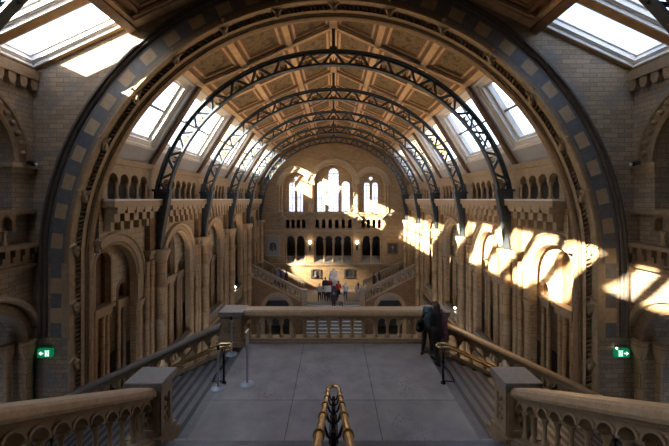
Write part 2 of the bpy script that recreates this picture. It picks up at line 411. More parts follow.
for i in range(nb):
    x, z, a = arcpt(7.89, 1.0 + i * (LT - 2.0) / (nb - 1))
    o = inst(bme, 'carved_beast', ga, (x, 10.14, z))
# foot cluster at the base of the inner order
for s in (-1, 1):
    b = MB(); b.ubox(M, min(s * 7.4, s * 8.0), max(s * 7.4, s * 8.0), -3.5, -3.0, .2, .55); b.build('jamb_base', CARVED, ga)

# ------------------------------------------------------------------ side walls of the near bay
def near_wall(s):
    M = MW(s, 9.1); b = MB()
    b.arch_panel(M, 5.0, 10.0, E + .98, E + 3.86, 7.56, 1.85, E + 1.03, E + .98, 0, .45, 20)
    b.ubox(M, 5.0, 10, E - 1.3, E - .45, .18, .45); b.ubox(M, 9.35, 10, E - .45, E + .98, 0, .45); b.ubox(M, 5.0, 5.6, E - 1.3, E + .98, 0, .45)
    b.ubox(M, 5, 10, E - 1.9, E - 1.3, 0, .45)
    b.arch_panel(M, 7.0, 10.0, -3.5, E - 1.9, 8.56, 1.14, E - 4.2, -3.5, 0, .45, 20)
    b.ubox(M, -6.4, 5.0, -3.5, E + 3.86, 0, .45); b.ubox(M, 5, 7, -3.5, E - 1.9, 0, .45)
    b.ubox(M, 4.5, 10.4, -3.5, E + 3, 1.5, 1.8)        # dark wall behind the openings
    b.ubox(M, 4.4, 4.5, -3.5, E + 3.2, .45, 1.8); b.ubox(M, 10.0, 10.15, E + 1.6, E + 3.2, .45, 1.8)
    b.ubox(M, 4.5, 10.1, E + 2.98, E + 3.2, .45, 1.8); b.ubox(M, 4.5, 10.0, E - 1.95, E - 1.75, .45, 1.5)
    struct('wall_' + ('left' if s < 0 else 'right') + '_near', b, BRICK, f'{SIDE[s]} brick side wall beside the viewer, with balcony openings', 'wall')
    sh = 'lit' if s > 0 else 'dim'
    t = thing('wall_arch', f'upper round arch with knobbed voussoirs over the balcony on the {SIDE[s]} side wall', 'arch', (s * 9.1, 7.56, E + 1.03), 'upper side arches')
    b = MB(); b.arch_sweep(M, 7.56, E + 1.03, None, 1.835, [(0, .1), (0, -.03), (.06, -.08), (.12, -.03), (.34, -.03), (.38, -.09), (.44, -.09), (.46, 0), (.46, .1)], 28); b.build('archivolt', CARVED, t)
    for i in range(1, 22):
        a = PI * i / 22; c = (s * (9.1 - .06), 7.56 + 2.07 * math.cos(a), E + 1.03 + 2.07 * math.sin(a)); kb = MB(); kb.ell(c, (.08, .085, .085), 8); kb.build('knob', CARVED, t)
    b = MB(); b.ubox(M, 9.2, 9.97, E + .9, E + 1.04, -.16, .2); b.ubox(M, 9.26, 9.93, E + .74, E + .9, -.1, .1); b.build('impost_ledge', BUFFP, t)
    # corbel course under the eaves
    t = thing('corbel_course', f'row of rounded corbels under the eaves of the {SIDE[s]} side wall', 'corbels', (s * 9.1, 8, E + 3.2), 'eaves corbels')
    b = MB(); b.ubox(M, 5.0, 10, E + 3.55, E + 3.84, -.2, .05); b.build('cornice', CARVED, t)
    for i in range(14):
        y = 9.86 - i * .34; c = MB(); c.prism([(y - .11, E + 3.56), (y + .11, E + 3.56), (y + .11, E + 3.36), (y + .06, E + 3.24), (y - .06, E + 3.24), (y - .11, E + 3.36)], M, -.17, .02); c.build('corbel', CARVED, t)
    # balcony: small arcade, ledges and bracketed base
    t = thing('balcony', f'stone balcony with small arched openings on the {SIDE[s]} side wall', 'balcony', (s * 9.1, 8, E - 1.3), 'side wall balconies')
    b = MB()
    for i in range(7):
        u = 8.9 - i * .5 - .25 + .5; b.arch_panel(M, u - .25, u + .25, E - .9, E - .42, u, .15, E - .66, E - .9, -.05, .12, 10)
    b.ubox(M, 5.6, 9.97, E - .44, E - .3, -.14, .3); b.build('parapet', CARVED, t)
    for i in range(8):
        u = 9.15 - i * .5; c = MB(); c.lathe([(.07, E - 1.3), (.07, E - 1.24), (.045, E - 1.2), (.045, E - 1.0), (.075, E - .92), (.075, E - .9)], 8, (s * 9.13, u, 0)); c.build('colonnette', BUFFP, t)
    b = MB(); b.ubox(M, 5.6, 9.97, E - 1.42, E - 1.3, -.3, .1); b.ubox(M, 5.6, 9.97, E - 1.9, E - 1.42, -.08, .05); b.ubox(M, 5.6, 9.97, E - 2.02, E - 1.9, -.2, .05); b.build('sill', CARVED, t)
    for i in range(15):
        u = 9.85 - i * .29; c = MB(); c.ubox(M, u - .07, u + .07, E - 1.62, E - 1.42, -.24, .0); c.ubox(M, u - .05, u + .05, E - 1.8, E - 1.62, -.14, .0); c.build('bracket', CARVED, t)
    # lower doorway arch
    t = thing('doorway_arch', f'{"sunlit" if s > 0 else "dark"} round doorway arch with hooded moulding at the foot of the bridge stairs', 'arch', (s * 9.1, 8.56, -3), 'doorway arches')
    b = MB(); b.arch_sweep(M, 8.56, E - 4.2, None, 1.125, [(0, .25), (0, -.02), (.07, -.08), (.12, -.02), (.28, -.02), (.28, .25)], 24); b.build('archivolt', CARVED, t)
    b = MB(); b.arch_sweep(M, 8.56, E - 4.2, None, 1.44, [(0, .05), (0, -.2), (.06, -.24), (.14, -.2), (.18, .05)], 24, a0=.25, a1=PI - .25); b.build('hood_moulding', BUFFP, t)
    for k in (0, 1):
        c = MB(); y = 8.56 + (1.2 - k * .0) * (1 if k == 0 else -1)
        c.lathe([(.16, -3.5), (.16, -3.2), (.11, -3.1), (.11, -1.6), (.14, -1.55), (.11, -1.5), (.11, -.4), (.2, -.12), (.2, .1)], 10, (s * 9.05, y, 0)); c.build('column', SHAFT, t)
        c = MB(); c.lathe([(.12, -3.5), (.09, -3.1), (.09, -.4), (.16, -.12), (.16, .1)], 10, (s * 9.4, 8.56 + (.95 if k == 0 else -.95), 0)); c.build('column', SHAFT, t)
near_wall(-1); near_wall(1)

# ------------------------------------------------------------------ roof windows
WN = [0]
def skylight(s, y0, y1, P0, P1, t0, t1, ins, cols, rows, label, frame, lining, sill, deep=.46, group=None, lw=.36, bars=None):
    M, L = RS(s, P0, P1); WN[0] += 1
    r = tag(bpy.data.objects.new(f'window_{WN[0]}', None), label, 'roof window', group, 'structure'); COL.objects.link(r)
    r.location = ((s * (P0[0] + P1[0]) / 2), (y0 + y1) / 2, (P0[1] + P1[1]) / 2)
    b = MB(); e = .12
    b.ubox(M, y0, y0 + ins, 0, L, 0, deep + .1); b.ubox(M, y1 - ins, y1, 0, L, 0, deep + .1); b.ubox(M, y0 + ins, y1 - ins, t1, L, 0, deep + .1)
    fo = b.build('frame', frame, r)
    b = MB(); b.ubox(M, y0 + ins, y1 - ins, 0, t0, 0.0, deep + .1); b.build('sill', sill, r)
    b = MB()
    for k in range(4):
        ip, i0, w0, w1 = lw * k / 4, lw * (k + 1) / 4, (.03, .3, .36, .75)[k] * deep, deep + .1
        a, c, p, q = y0 + ins, y1 - ins, t0, t1
        b.ubox(M, a + ip, a + i0, p + ip, q - ip, w0, w1); b.ubox(M, c - i0, c - ip, p + ip, q - ip, w0, w1)
        b.ubox(M, a + i0, c - i0, p + ip, p + i0, w0, w1); b.ubox(M, a + i0, c - i0, q - i0, q - ip, w0, w1)
    lo = b.build('lining', lining, r)
    i0 = lw; a, c, p, q = y0 + ins + i0, y1 - ins - i0, t0 + i0, t1 - i0
    for i in range(1, cols):
        u = a + (c - a) * i / cols; g = MB(); g.ubox(M, u - .022, u + .022, p, q, deep - .05, deep + .03); g.build('glazing_bar', bars or BARM, lo)
    for j in range(1, rows):
        t = p + (q - p) * j / rows; g = MB(); g.ubox(M, a, c, t - .045, t + .045, deep - .09, deep + .05); g.build('transom', BARM, lo)
    for i in range(cols):
        for j in range(rows):
            g = MB(); g.ubox(M, a + (c - a) * i / cols, a + (c - a) * (i + 1) / cols, p + (q - p) * j / rows, p + (q - p) * (j + 1) / rows, deep, deep + .006); g.build('pane', GLASS, r)
    return r
NP0, NP1 = (7.58, E + 1.42), (5.5, E + 4.75)
for s in (-1, 1):
    for k in range(5):
        w = ['nearest the great arch', 'second from the great arch', 'third from the great arch', 'fourth from the great arch', 'last before the far wall'][k]
        skylight(s, YE[k], YE[k + 1], NP0, NP1, .62, 3.72, .2, 2, 2, f'tall sloping roof window above the {SIDE[s]} wall, {w}', GREYP, WHITEF, SILLP)
    M_, L_ = RS(s, NP0, NP1); b = MB(); b.ubox(M_, 32.4, 33.6, 0, L_, 0, .4); struct('ceiling_end', b, WOODD, f'short timber roof strip against the far wall above the {SIDE[s]} wall', 'ceiling')
# near roof
FP0, FP1, FR = (9.12, E + 3.84), (6.0, E + 5.30), (0, E + 8.1)
for s in (-1, 1):
    for k in range(3):
        w = ['against the great arch wall', 'second from the great arch wall', 'third from the great arch wall'][k]
        skylight(s, 10.0 - 1.5 * (k + 1), 10.0 - 1.5 * k, FP0, FP1, .16, 3.32, .11, 1, 1, f'shallow roof window over the {SIDE[s]} near wall, {w}', WOODF, WHITEP, WOODF, .34, None, .2, WHITEP)
    M_, L_ = RS(s, FP0, FP1); b = MB(); b.ubox(M_, -6.4, 5.5, 0, .2, 0, .3); b.ubox(M_, -6.4, 5.5, L_ - .15, L_, 0, .3)
    for k in range(9): b.ubox(M_, 5.3 - 1.5 * k, 5.5 - 1.5 * k, 0, L_, 0, .3)
    if s > 0: b.ubox(M_, -6.4, 5.5, 0, L_, .3, .4)  # unseen slab added over these roof openings to dim the near bay
    else: b.ubox(M_, -6.4, -2.9, 0, L_ * .39, .3, .4); b.ubox(M_, -2.95, -2.2, 0, L_, .3, .4)  # unseen slabs added over some openings to trim the sun patches
    M_, L_ = RS(s, FP1, FR); b.ubox(M_, -6.4, 10.9, 0, L_, .05, .2)
    c = struct('ceiling_near', b, WOODD, f'panelled timber ceiling beside the viewer above the {SIDE[s]} near wall', 'ceiling')
    c2 = MB(); M3 = lambda u, t, w: M_(u, t, w)
    c2.ubox(M_, -6.4, 10.0, -.28, -.02, -.22, .3); c2.build('purlin', WOODD, c)
    c2 = MB(); c2.ubox(M_, -6.4, 10.0, -.02, .1, -.12, .06); c2.build('gilded_edge', WOODL, c)
    for k in range(4):
        y = 9.85 - k * 3.0; c2 = MB(); c2.ubox(M_, y - .15, y + .15, .1, L_, -.12, .06); c2.ubox(M_, y - .25, y - .15, .1, L_, -.05, .06); c2.build('rafter', WOODL, c)
        for j in range(2):
            t0 = .2 + j * 3; c2 = MB(); c2.ubox(M_, y - 2.7, y - .3, t0 + .15, t0 + 2.6, -.02, .06, 0)
            for w_, d_ in ((.12, -.08), (.26, -.05)):
                c2.ubox(M_, y - 2.75, y - .25, t0 + .1 + (w_ - .12), t0 + .1 + w_, d_, .05, 1); c2.ubox(M_, y - .25 - w_, y - .25 - w_ + .12, t0 + .1, t0 + 2.7, d_, .05, 1)
                c2.ubox(M_, y - 2.75 + w_ - .12, y - 2.75 + w_, t0 + .1, t0 + 2.7, d_, .05, 1); c2.ubox(M_, y - 2.75, y - .25, t0 + 2.7 - w_, t0 + 2.82 - w_, d_, .05, 1)
            c2.build('ceiling_panel', [PANEL, WOODD], c)

# ------------------------------------------------------------------ nave ceiling
b = MB(); UL = 0
for s in (-1, 1):
    M_, UL = RS(s, NP1, (0, E + 7.2)); b.ubox(M_, 10.2, 34.4, -.05, UL + .1, .06, .3)
ceil_ = struct('ceiling', b, WOODD, 'painted and gilded timber ceiling over the hall', 'ceiling')
pur = [.05, 1.98, 4.0]
for k in range(6):
    y0, y1 = (10.2 if k == 0 else YE[k]), YE[k + 1]
    for s in (-1, 1):
        M_, UL = RS(s, NP1, (0, E + 7.2))
        for j, t in enumerate(pur):
            c = MB(); c.ubox(M_, y0, y1, t - .12, t + .12, -.16, .08)
            if y1 - y0 > 2:
                nd = int((y1 - y0) / .12)
                for i in range(nd): c.ubox(M_, y0 + i * .12, y0 + i * .12 + .06, t - .15, t + .15, -.10, -.05)
            c.build('purlin', WOODL, ceil_)
            t1 = (pur + [UL])[j + 1]
            if y1 - y0 < 2: continue
            for (a, d) in ([(y0, y1)] if k == 0 else [(y0, (y0 + y1) / 2), ((y0 + y1) / 2, y1)]):
                c = MB(); a += .14; d -= .14; p = t + .16; q = t1 - .16
                c.ubox(M_, a + .3, d - .3, p + .3, q - .3, .0, .07, 0)
                for w_, dd in ((.0, -.09), (.1, -.05), (.2, -.02)):
                    c.ubox(M_, a + w_, d - w_, p + w_, p + w_ + .1, dd, .07, 1 if w_ != .1 else 2); c.ubox(M_, a + w_, d - w_, q - w_ - .1, q - w_, dd, .07, 1 if w_ != .1 else 2)
                    c.ubox(M_, a + w_, a + w_ + .1, p + w_, q - w_, dd, .07, 1 if w_ != .1 else 2); c.ubox(M_, d - w_ - .1, d - w_, p + w_, q - w_, dd, .07, 1 if w_ != .1 else 2)
                c.build('painted_panel', [PANEL, WOODD, WOODL], ceil_)
        if k > 0:
            for yy in (y0, (y0 + y1) / 2) if y1 - y0 > 2 else (y0,):
                c = MB(); c.ubox(M_, yy - .1, yy + .1, 0, UL, -.13, .08); c.ubox(M_, yy - .15, yy + .15, 0, UL, -.06, .08); c.build('rafter', WOODL, ceil_)
                if yy == y0:
                    M2, L2 = RS(s, NP0, NP1); c = MB(); c.ubox(M2, yy - .12, yy + .12, 0, L2, -.12, .1); c.build('steep_rafter', WOODD, ceil_)
    c = MB(); c.box(-.16, .16, y0, y1, E + 6.98, E + 7.25); c.build('ridge_beam', WOODL, ceil_)

# ------------------------------------------------------------------ iron roof arches
def iron_arch(y, a1, b1, a2, b2, cz, label, foot=True, nseg=19, th=.13, king=True, half=math.radians(9.5)):
    t = thing('iron_roof_arch', label, 'roof arch', (0, y, cz + b2), 'iron lattice arches carrying the roof')
    def pt(a, b_, q, dy=0): return Vector((a * math.cos(q), y + dy, cz + b_ * math.sin(q)))
    qs = [half + (PI - 2 * half) * i / nseg for i in range(nseg + 1)]
    for nm, a, b_, tk, hw in (('upper_chord', a1, b1, .07, .13), ('lower_chord', a2, b2, .055, .11)):
        m = MB(); vs = []
        fine = [half + (PI - 2 * half) * i / 64 for i in range(65)]
        for q in fine:
            for (dr, dw) in ((0, -hw), (0, hw), (-tk, hw), (-tk, .03), (-tk * 2.2, .03), (-tk * 2.2, -.03), (-tk, -.03), (-tk, -hw)) if nm[0] == 'u' else ((0, -hw), (0, hw), (tk, hw), (tk, .03), (tk * 2.2, .03), (tk * 2.2, -.03), (tk, -.03), (tk, -hw)):
                vs.append(pt(a + dr, b_ + dr, q, dw))
        fs = [(i * 8 + j, i * 8 + (j + 1) % 8, i * 8 + 8 + (j + 1) % 8, i * 8 + 8 + j) for i in range(64) for j in range(8)]
        m.add(vs, fs + [list(range(8)), list(range(len(vs) - 8, len(vs)))]); m.build(nm, IRON, t)
    m = MB(); orns = []
    for i in range(nseg):
        orn = MB(); orns.append(orn)
        q0, q1 = qs[i], qs[i + 1]; qm = (q0 + q1) / 2
        A, B_, C_ = pt(a2, b2, q0), pt(a1, b1, qm), pt(a2, b2, q1)
        m.tube([A, B_], .055, 4, sm=False); m.tube([B_, C_], .055, 4, sm=False)
        c = pt(a2 * .62 + a1 * .38, b2 * .62 + b1 * .38, qm); up = (B_ - (A + C_) / 2).normalized(); sd = (C_ - A).normalized()
        w = (C_ - A).length; h = (B_ - (A + C_) / 2).length
        base = (A + C_) / 2
        orn.tube([base, base + up * h * .6], [.02, .012], 4, sm=False)
        for g in (-1, 1):
            for f_ in (.18, .36):
                orn.tube([base + up * h * f_ * .5, base + up * h * f_ + sd * g * w * .10, base + up * h * (f_ + .16) + sd * g * w * (.19 - f_ * .25)], [.026, .045, .016], 4, sm=False)
    lat = m.build('lattice', IRON, t)
    for orn in orns: orn.build('leaf_ornament', [GOLD], lat)
    if king:
        m = MB(); m.box(-.07, .07, y - .07, y + .07, cz + b1 - .02, E + 7.2); m.box(-.14, .14, y - .1, y + .1, cz + b1 - .02, cz + b1 + .12); m.build('king_post', IRON, t)
    if foot:
        q = half; xo = a1 * math.cos(q); zo = cz + b1 * math.sin(q); xi = a2 * math.cos(q)
        for s in (-1, 1):
            m = MB(); P = [(s * (xi - .02), zo + .08), (s * (xo + .06), zo + .08), (s * (xo + .06), E - 2.1), (s * (xo - .18), E - 2.1), (s * (xo - .28), E - 1.3)]
            Mz = lambda u, z, w: (u, y + w, z)
            m.prism(P, Mz, -.05, .05); m.prism([(s * (xi - .1), zo + .05), (s * (xi + .02), zo + .05), (s * (xo - .24), E - 1.3), (s * (xo - .1), E - 2.1), (s * (xo - .24), E - 2.1), (s * (xo - .34), E - 1.3)], Mz, -.13, .13)
            m.ubox(Mz, min(s * (xi - .12), s * (xo + .08)), max(s * (xi - .12), s * (xo + .08)), zo + .02, zo + .12, -.17, .17); m.ubox(Mz, min(s * (xo - .3), s * (xo + .06)), max(s * (xo - .3), s * (xo + .06)), E - 2.12, E - 2.04, -.14, .14)
            m.build('bracket', IRON, t)
for k, y in enumerate(YR):
    w = ['nearest of the iron lattice roof arches, just beyond the great stone arch', 'second iron lattice roof arch beyond the great stone arch', 'third iron lattice roof arch beyond the great stone arch', 'fourth iron lattice roof arch beyond the great stone arch', 'farthest iron lattice roof arch, just before the far window wall'][k]
    iron_arch(y, 7.42, 7.0, 6.87, 6.36, E - .87, w)
iron_arch(6.5, 9.2, 9.2, 8.72, 8.72, E - 2.25, 'dark iron roof arch close to the viewer, cutting the top picture corners', foot=False, king=False, half=math.radians(12))

# ------------------------------------------------------------------ nave piers
def pier(s, y, label, near=1):
    t = thing('clustered_pier', label, 'pier', (s * 7.3, y, -8), 'tall clustered piers along the hall')
    M = MW(s)
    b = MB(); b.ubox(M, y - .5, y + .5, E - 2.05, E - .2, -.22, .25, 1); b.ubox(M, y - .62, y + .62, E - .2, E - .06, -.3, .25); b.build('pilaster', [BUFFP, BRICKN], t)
    b = MB(); b.ubox(M, y - 1.03, y + 1.03, -8, E - 3.86, .0, .25); b.ubox(M, y - .66, y + .66, -8, E - 2.3, -.05, .1); b.build('core', BRICKW, t)
    b = MB(); b.ubox(M, y - .68, y + .68, E - 2.2, E - 2.06, -.36, .1); b.ubox(M, y - .6, y + .6, E - 2.4, E - 2.2, -.28, .05)
    b.lathe([(.2, E - 2.62), (.24, E - 2.55), (.3, E - 2.35), (.36, E - 2.2), (.36, E - 2.06)], 12, (s * 7.12, y, 0)); b.build('capital', BUFFP, t)
    for dy, x, r in ((0, 7.1, .21), (-.38, 7.28, .095), (.38, 7.28, .095), (-.61, 7.34, .095), (.61, 7.34, .095)):
        b = MB(); pr = [(r * 1.5, -8), (r * 1.5, -7.4), (r, -7.3)]
        for z in (-5, -3.2, -1.9, -.6, .7): pr += [(r, z - .06), (r * 1.13, z - .04), (r * 1.13, z + .04), (r, z + .06)]
        b.lathe(pr + [(r, E - 2.6), (r * 1.25, E - 2.45)], 14, (s * x, y + dy, 0)); b.build('shaft', SHAFT, t)
    for g in (-1, 1):
        b = MB(); yy = y + g * .86; r = .13
        b.lathe([(r * 1.4, -8), (r * 1.4, -7.5), (r, -7.4), (r, -1.95), (r * 1.2, -1.9), (r, -1.85), (r, -.7), (r * 1.2, -.65), (r, -.6), (r, E - 4.14), (r * 1.3, E - 4.05), (r * 1.7, E - 3.92), (r * 1.7, E - 3.84)], 10, (s * 7.52, yy, 0)); b.build('jamb_shaft', SHAFT, t)
for s in (-1, 1):
    for k, y in enumerate(YR):
        pier(s, y, f'{ORD[k]} clustered pier from the great arch along the {SIDE[s]} wall' if k < 4 else f'clustered pier in the far corner of the {SIDE[s]} wall')

# ------------------------------------------------------------------ nave bays
def bay(s, k):
    c = YR[k] - 2.35; u0 = 10.56 if k == 0 else c - 2.35; u1 = c + 2.35; M = MW(s)
    where = f'{ORD[k]} bay past the great arch, {SIDE[s]} side'
    first = k == 0; zs = E - 2.86; zc = E - 3.86
    wall[s].arch_panel(M, u0, u1, zc, E - .06, c, 1.3, zs, zc, 0, .25, 18) if not first else part_arch(wall[s], M, u0, u1, zc, E - .06, c, 1.3, zs)
    t = thing('gallery_archway', f'round gallery archway with two niches, {where}', 'archway', (s * 7.5, (u0 + u1) / 2, -3.5), 'archways along the hall')
    a1 = PI if not first else math.acos(max(-1, (u0 - c) / 1.5))
    zb = zc if not first else None
    b = MB(); b.arch_sweep(M, c, zs, zb, 1.284, [(0, .12), (0, -.02), (.05, -.06), (.1, -.02), (.13, -.08), (.33, -.08), (.36, -.14), (.42, -.14), (.45, -.04), (.45, .1)], 26, a1=a1)
    if first: b.arch_sweep(M, c, zs, None, 1.284, [(0, .12), (0, -.08), (.42, -.14), (.45, .1)], 2, a0=0, a1=.01); b.ubox(M, c + 1.284, c + 1.75, zc, zs, -.08, .1)
    b.build('archivolt', BUFFP, t)
    # recessed wall with a tall niche between two small ones, each over a capital and shafts
    b = MB(); MR = MW(s, 7.95); zt = E - 1.35; zcap = E - 3.7; tw = .55; ow = 1.85
    b.arch_panel(MR, c - tw, c + tw, zcap, zt, c + .12, .39, E - 2.2, zcap, 0, .2, 16)
    sm = [g for g in (-1, 1) if c + g * 1.13 - .4 > u0]
    for g in (-1, 1):
        if c + g * 1.7 > u0: b.ubox(M, *sorted((c + g * 1.6, c + g * 1.7)), zcap - .2, zt, .2, .46)
    for g in (-1, 1):
        a, d = sorted((c + g * tw, c + g * ow)); a = max(a, u0)
        if g in sm: b.arch_panel(MR, a, d, zcap, zt, c + .08 + g * 1.13, .32, E - 3.42, zcap, 0, .2, 14)
        else: b.ubox(MR, a, d, zcap, zt, 0, .2)
    rw = b.build('recess_wall', CREAM, t)
    for u, r, z in [(c + .12, .39, E - 2.2)] + [(c + .08 + g * 1.13, .32, E - 3.42) for g in sm]:
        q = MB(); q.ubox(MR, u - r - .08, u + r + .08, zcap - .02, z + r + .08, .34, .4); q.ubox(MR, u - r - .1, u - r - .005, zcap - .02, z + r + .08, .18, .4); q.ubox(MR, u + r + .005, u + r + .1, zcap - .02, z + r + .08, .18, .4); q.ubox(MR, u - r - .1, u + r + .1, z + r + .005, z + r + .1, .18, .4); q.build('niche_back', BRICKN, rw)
        q = MB(); q.arch_sweep(MR, u, z, zcap, r - .01, [(0, .05), (0, -.03), (.05, -.05), (.09, -.03), (.09, .05)], 16); q.build('niche_moulding', BUFFP, rw)
        q = MB(); q.ubox(MR, u - r - .12, u + r + .12, zcap - .13, zcap, -.12, .25); q.ubox(MR, u - r - .04, u + r + .04, zcap - .34, zcap - .13, -.06, .18); q.build('niche_capital', BUFFP, rw)
        for du, w in (((-.3, 0), (0, -.05), (.3, 0)) if r > .35 else ((-.17, 0), (.17, 0))):
            q = MB(); rr = .085; q.lathe([(rr * 1.4, -3.5), (rr * 1.4, -3.2), (rr, -3.1), (rr, -1.95), (rr * 1.25, -1.9), (rr, -1.85), (rr, -.75), (rr * 1.25, -.7), (rr, -.65), (rr, zcap - .5), (rr * 1.3, zcap - .34)], 10, (s * (7.95 + w + .07), u + du, 0)); q.build('shaft', SHAFT, t)
    # corbel table
    t = thing('corbel_table', f'stepped corbel table, {where}', 'corbels', (s * 7.5, (u0 + u1) / 2, E - 1), 'corbel tables along the hall')
    v0, v1 = max(u0, c - 1.8), c + 1.8; b = MB(); b.ubox(M, v0 - (.5 if not first else 0), v1 + .5, E - .27, E - .07, -.5, .02); b.build('cornice', BUFFP, t)
    i = 0; u = v1 - .1
    while u > v0 + .1:
        q = MB(); q.ubox(M, u - .19, u + .19, E - .48, E - .27, -.52, .02); q.ubox(M, u - .14, u + .14, E - .76, E - .48, -.38, .02); q.ubox(M, u - .09, u + .09, E - 1.06, E - .76, -.22, .02)
        q.prism([(u + .19, E - .27), (u + .33, E - .27), (u + .33, E - .34), (u + .26, E - .4), (u + .19, E - .34)], M, -.5, -.4); q.build('corbel', BUFFP, t); u -= .52
    # upper arcade
    t = thing('upper_arcade', f'small open upper arcade, {where}', 'arcade', (s * 7.5, (u0 + u1) / 2, E), 'upper arcades along the hall')
    b = MB(); uu = c + 2.1; cl = []
    while uu - .6 >= u0 - .05:
        b.arch_panel(M, uu - .6, uu, E + .6, E + 1.42, uu - .3, .235, E + .66, E + .6, .0, .25, 10); cl.append(uu); uu -= .6
    cl.append(uu)
    b.ubox(M, c + 2.1, u1, E, E + 1.42, .0, .25); b.ubox(M, u0, uu, E, E + 1.42, .0, .25)
    b.ubox(M, u0, u1, E + 1.2, E + 1.42, -.08, .02); b.build('arch_band', BUFFP, t)
    b = MB(); b.ubox(M, u0, u1, E - .06, E + .0, -.5, .3); b.build('sill', LEDGE, t)
    for u in cl:
        q = MB(); q.lathe([(.1, E), (.1, E + .06), (.065, E + .1), (.06, E + .42), (.1, E + .53), (.11, E + .6)], 8, (s * 7.6, u, 0)); q.build('colonnette', BUFFP, t)
    # gallery balustrade between the piers
    y0, y1 = (u0 if first else c - 1.25), c + 1.25
    t = thing('gallery_balustrade', f'low gallery balustrade, {where}', 'balustrade', (s * 7.6, (y0 + y1) / 2, -3.5), 'gallery balustrades')
    b = MB(); b.ubox(M, y0, y1, -2.72, -2.56, -.16, .2); b.build('coping', CAPST, t); b = MB(); b.ubox(M, y0, y1, -3.5, -3.3, -.1, .15); b.build('plinth', BUFFP, t)
    n = int((y1 - y0) / .3); me = gbal
    for i in range(n): inst(me, 'baluster', t, (s * 7.53, y0 + (i + .5) * (y1 - y0) / n, -3.3))
def part_arch(b, M, u0, u1, z0, z1, uc, r, zs, n=18):
    b.ubox(M, uc + r, u1, z0, z1, 0, .25)
    P = [(uc + r * math.cos(PI * i / n), zs + r * math.sin(PI * i / n)) for i in range(n + 1)]
    for a, c in zip(P, P[1:]):
        if c[0] < u0:
            if a[0] > u0 + .01: b.prism([(u0, a[1]), a, (a[0], z1), (u0, z1)], M, 0, .25)
            break
        b.prism([c, a, (a[0], z1), (c[0], z1)], M, 0, .25)
q = MB(); q.lathe([(.07, 0), (.07, .06), (.045, .1), (.065, .25), (.045, .42), (.07, .5), (.07, .58)], 8); gbal = q.mesh('baluster', BUFFP)
wall = {-1: MB(), 1: MB()}
for s in (-1, 1):
    for k in range(5): bay(s, k)
    M = MW(s); wall[s].ubox(M, 32.4, 33.5, -8, E + 1.42, 0, .25); wall[s].ubox(M, 10.56, 33.5, -8, -3.85, .05, .25)
    struct('wall_left' if s < 0 else 'wall_right', wall[s], SPAN, f'{SIDE[s]} brick arcade wall along the hall', 'wall')
# ------------------------------------------------------------------ far wall
D = 33.5; M = MY(D); b = MB()
b.ubox(M, -11.6, 11.6, -8, E - 6.55, 0, .9)
for x0, x1 in ((-11.6, -4.95), (-2.75, -2.0), (2.0, 2.75), (4.95, 11.6)): b.ubox(M, x0, x1, E - 6.55, E - 3.3, 0, .9)
for x0, x1, cs, r in ((-4.95, -2.75, (-4.36, -3.36), .37), (-2.0, 2.0, (-1.42, -.475, .475, 1.42), .36), (2.75, 4.95, (3.36, 4.36), .37)):
    ed = [x0] + [(a + c) / 2 for a, c in zip(cs, cs[1:])] + [x1]
    for i, c in enumerate(cs): b.arch_panel(M, ed[i], ed[i + 1], E - 4.25, E - 3.3, c, r, E - 4.12, E - 4.25, .08, .6, 10)
# small arcade zone
for x0, x1 in ((-11.6, -4.95), (-2.75, -2.0), (2.0, 2.75), (4.95, 11.6)): b.ubox(M, x0, x1, E - 3.3, E - 1.42, 0, .9)
for x0, x1, n in ((-4.95, -2.75, 4), (-2.0, 2.0, 6), (2.75, 4.95, 4)):
    w = (x1 - x0) / n
    b.ubox(M, x0, x1, E - 3.3, E - 2.98, 0, .5); b.ubox(M, x0, x1, E - 1.75, E - 1.42, 0, .5)
    for i in range(n): b.arch_panel(M, x0 + i * w, x0 + i * w + w, E - 2.98, E - 1.75, x0 + (i + .5) * w, .18, E - 2.25, E - 2.98, .06, .5, 8)
# window zone: three great blind arches
TOP = E + 8
b.arch_panel(M, -11.6, -2.35, E - 1.42, TOP, -3.86, 1.3, E + 1.4, E - 1.42, 0, .5, 18)
b.arch_panel(M, -2.35, 2.35, E - 1.42, TOP, 0, 2.0, E + 1.5, E - 1.42, 0, .5, 24)
b.arch_panel(M, 2.35, 11.6, E - 1.42, TOP, 3.86, 1.3, E + 1.4, E - 1.42, 0, .5, 18)
for s in (-1, 1):
    for c, x0, x1 in ((s * 4.28, -5.3, -3.86), (s * 3.44, -3.86, -2.3)) if s < 0 else ((s * 3.44, 2.3, 3.86), (s * 4.28, 3.86, 5.3)):
        b.arch_panel(M, x0, x1, E - 1.42, E + 1.8, c, .29, E + 1.43, E - 1.3, .5, .75, 10)
    b.hole_panel(M, s * 3.86 - .35, s * 3.86 + .35, E + 1.8, E + 2.5, s * 3.86, E + 2.12, .19, .5, .75)
    b.ubox(M, s * 3.86 - 1.5, s * 3.86 - .35, E + 1.8, E + 2.9, .5, .75); b.ubox(M, s * 3.86 + .35, s * 3.86 + 1.5, E + 1.8, E + 2.9, .5, .75); b.ubox(M, s * 3.86 - .35, s * 3.86 + .35, E + 2.46, E + 2.9, .5, .75)
b.arch_panel(M, -2.2, -.68, E - 1.42, E + 3.7, -1.27, .42, E + 1.4, E - 1.3, .5, .75, 12)
b.arch_panel(M, -.68, .68, E - 1.42, E + 3.7, 0, .5, E + 2.65, E - 1.3, .5, .75, 12)
b.arch_panel(M, .68, 2.2, E - 1.42, E + 3.7, 1.27, .42, E + 1.4, E - 1.3, .5, .75, 12)
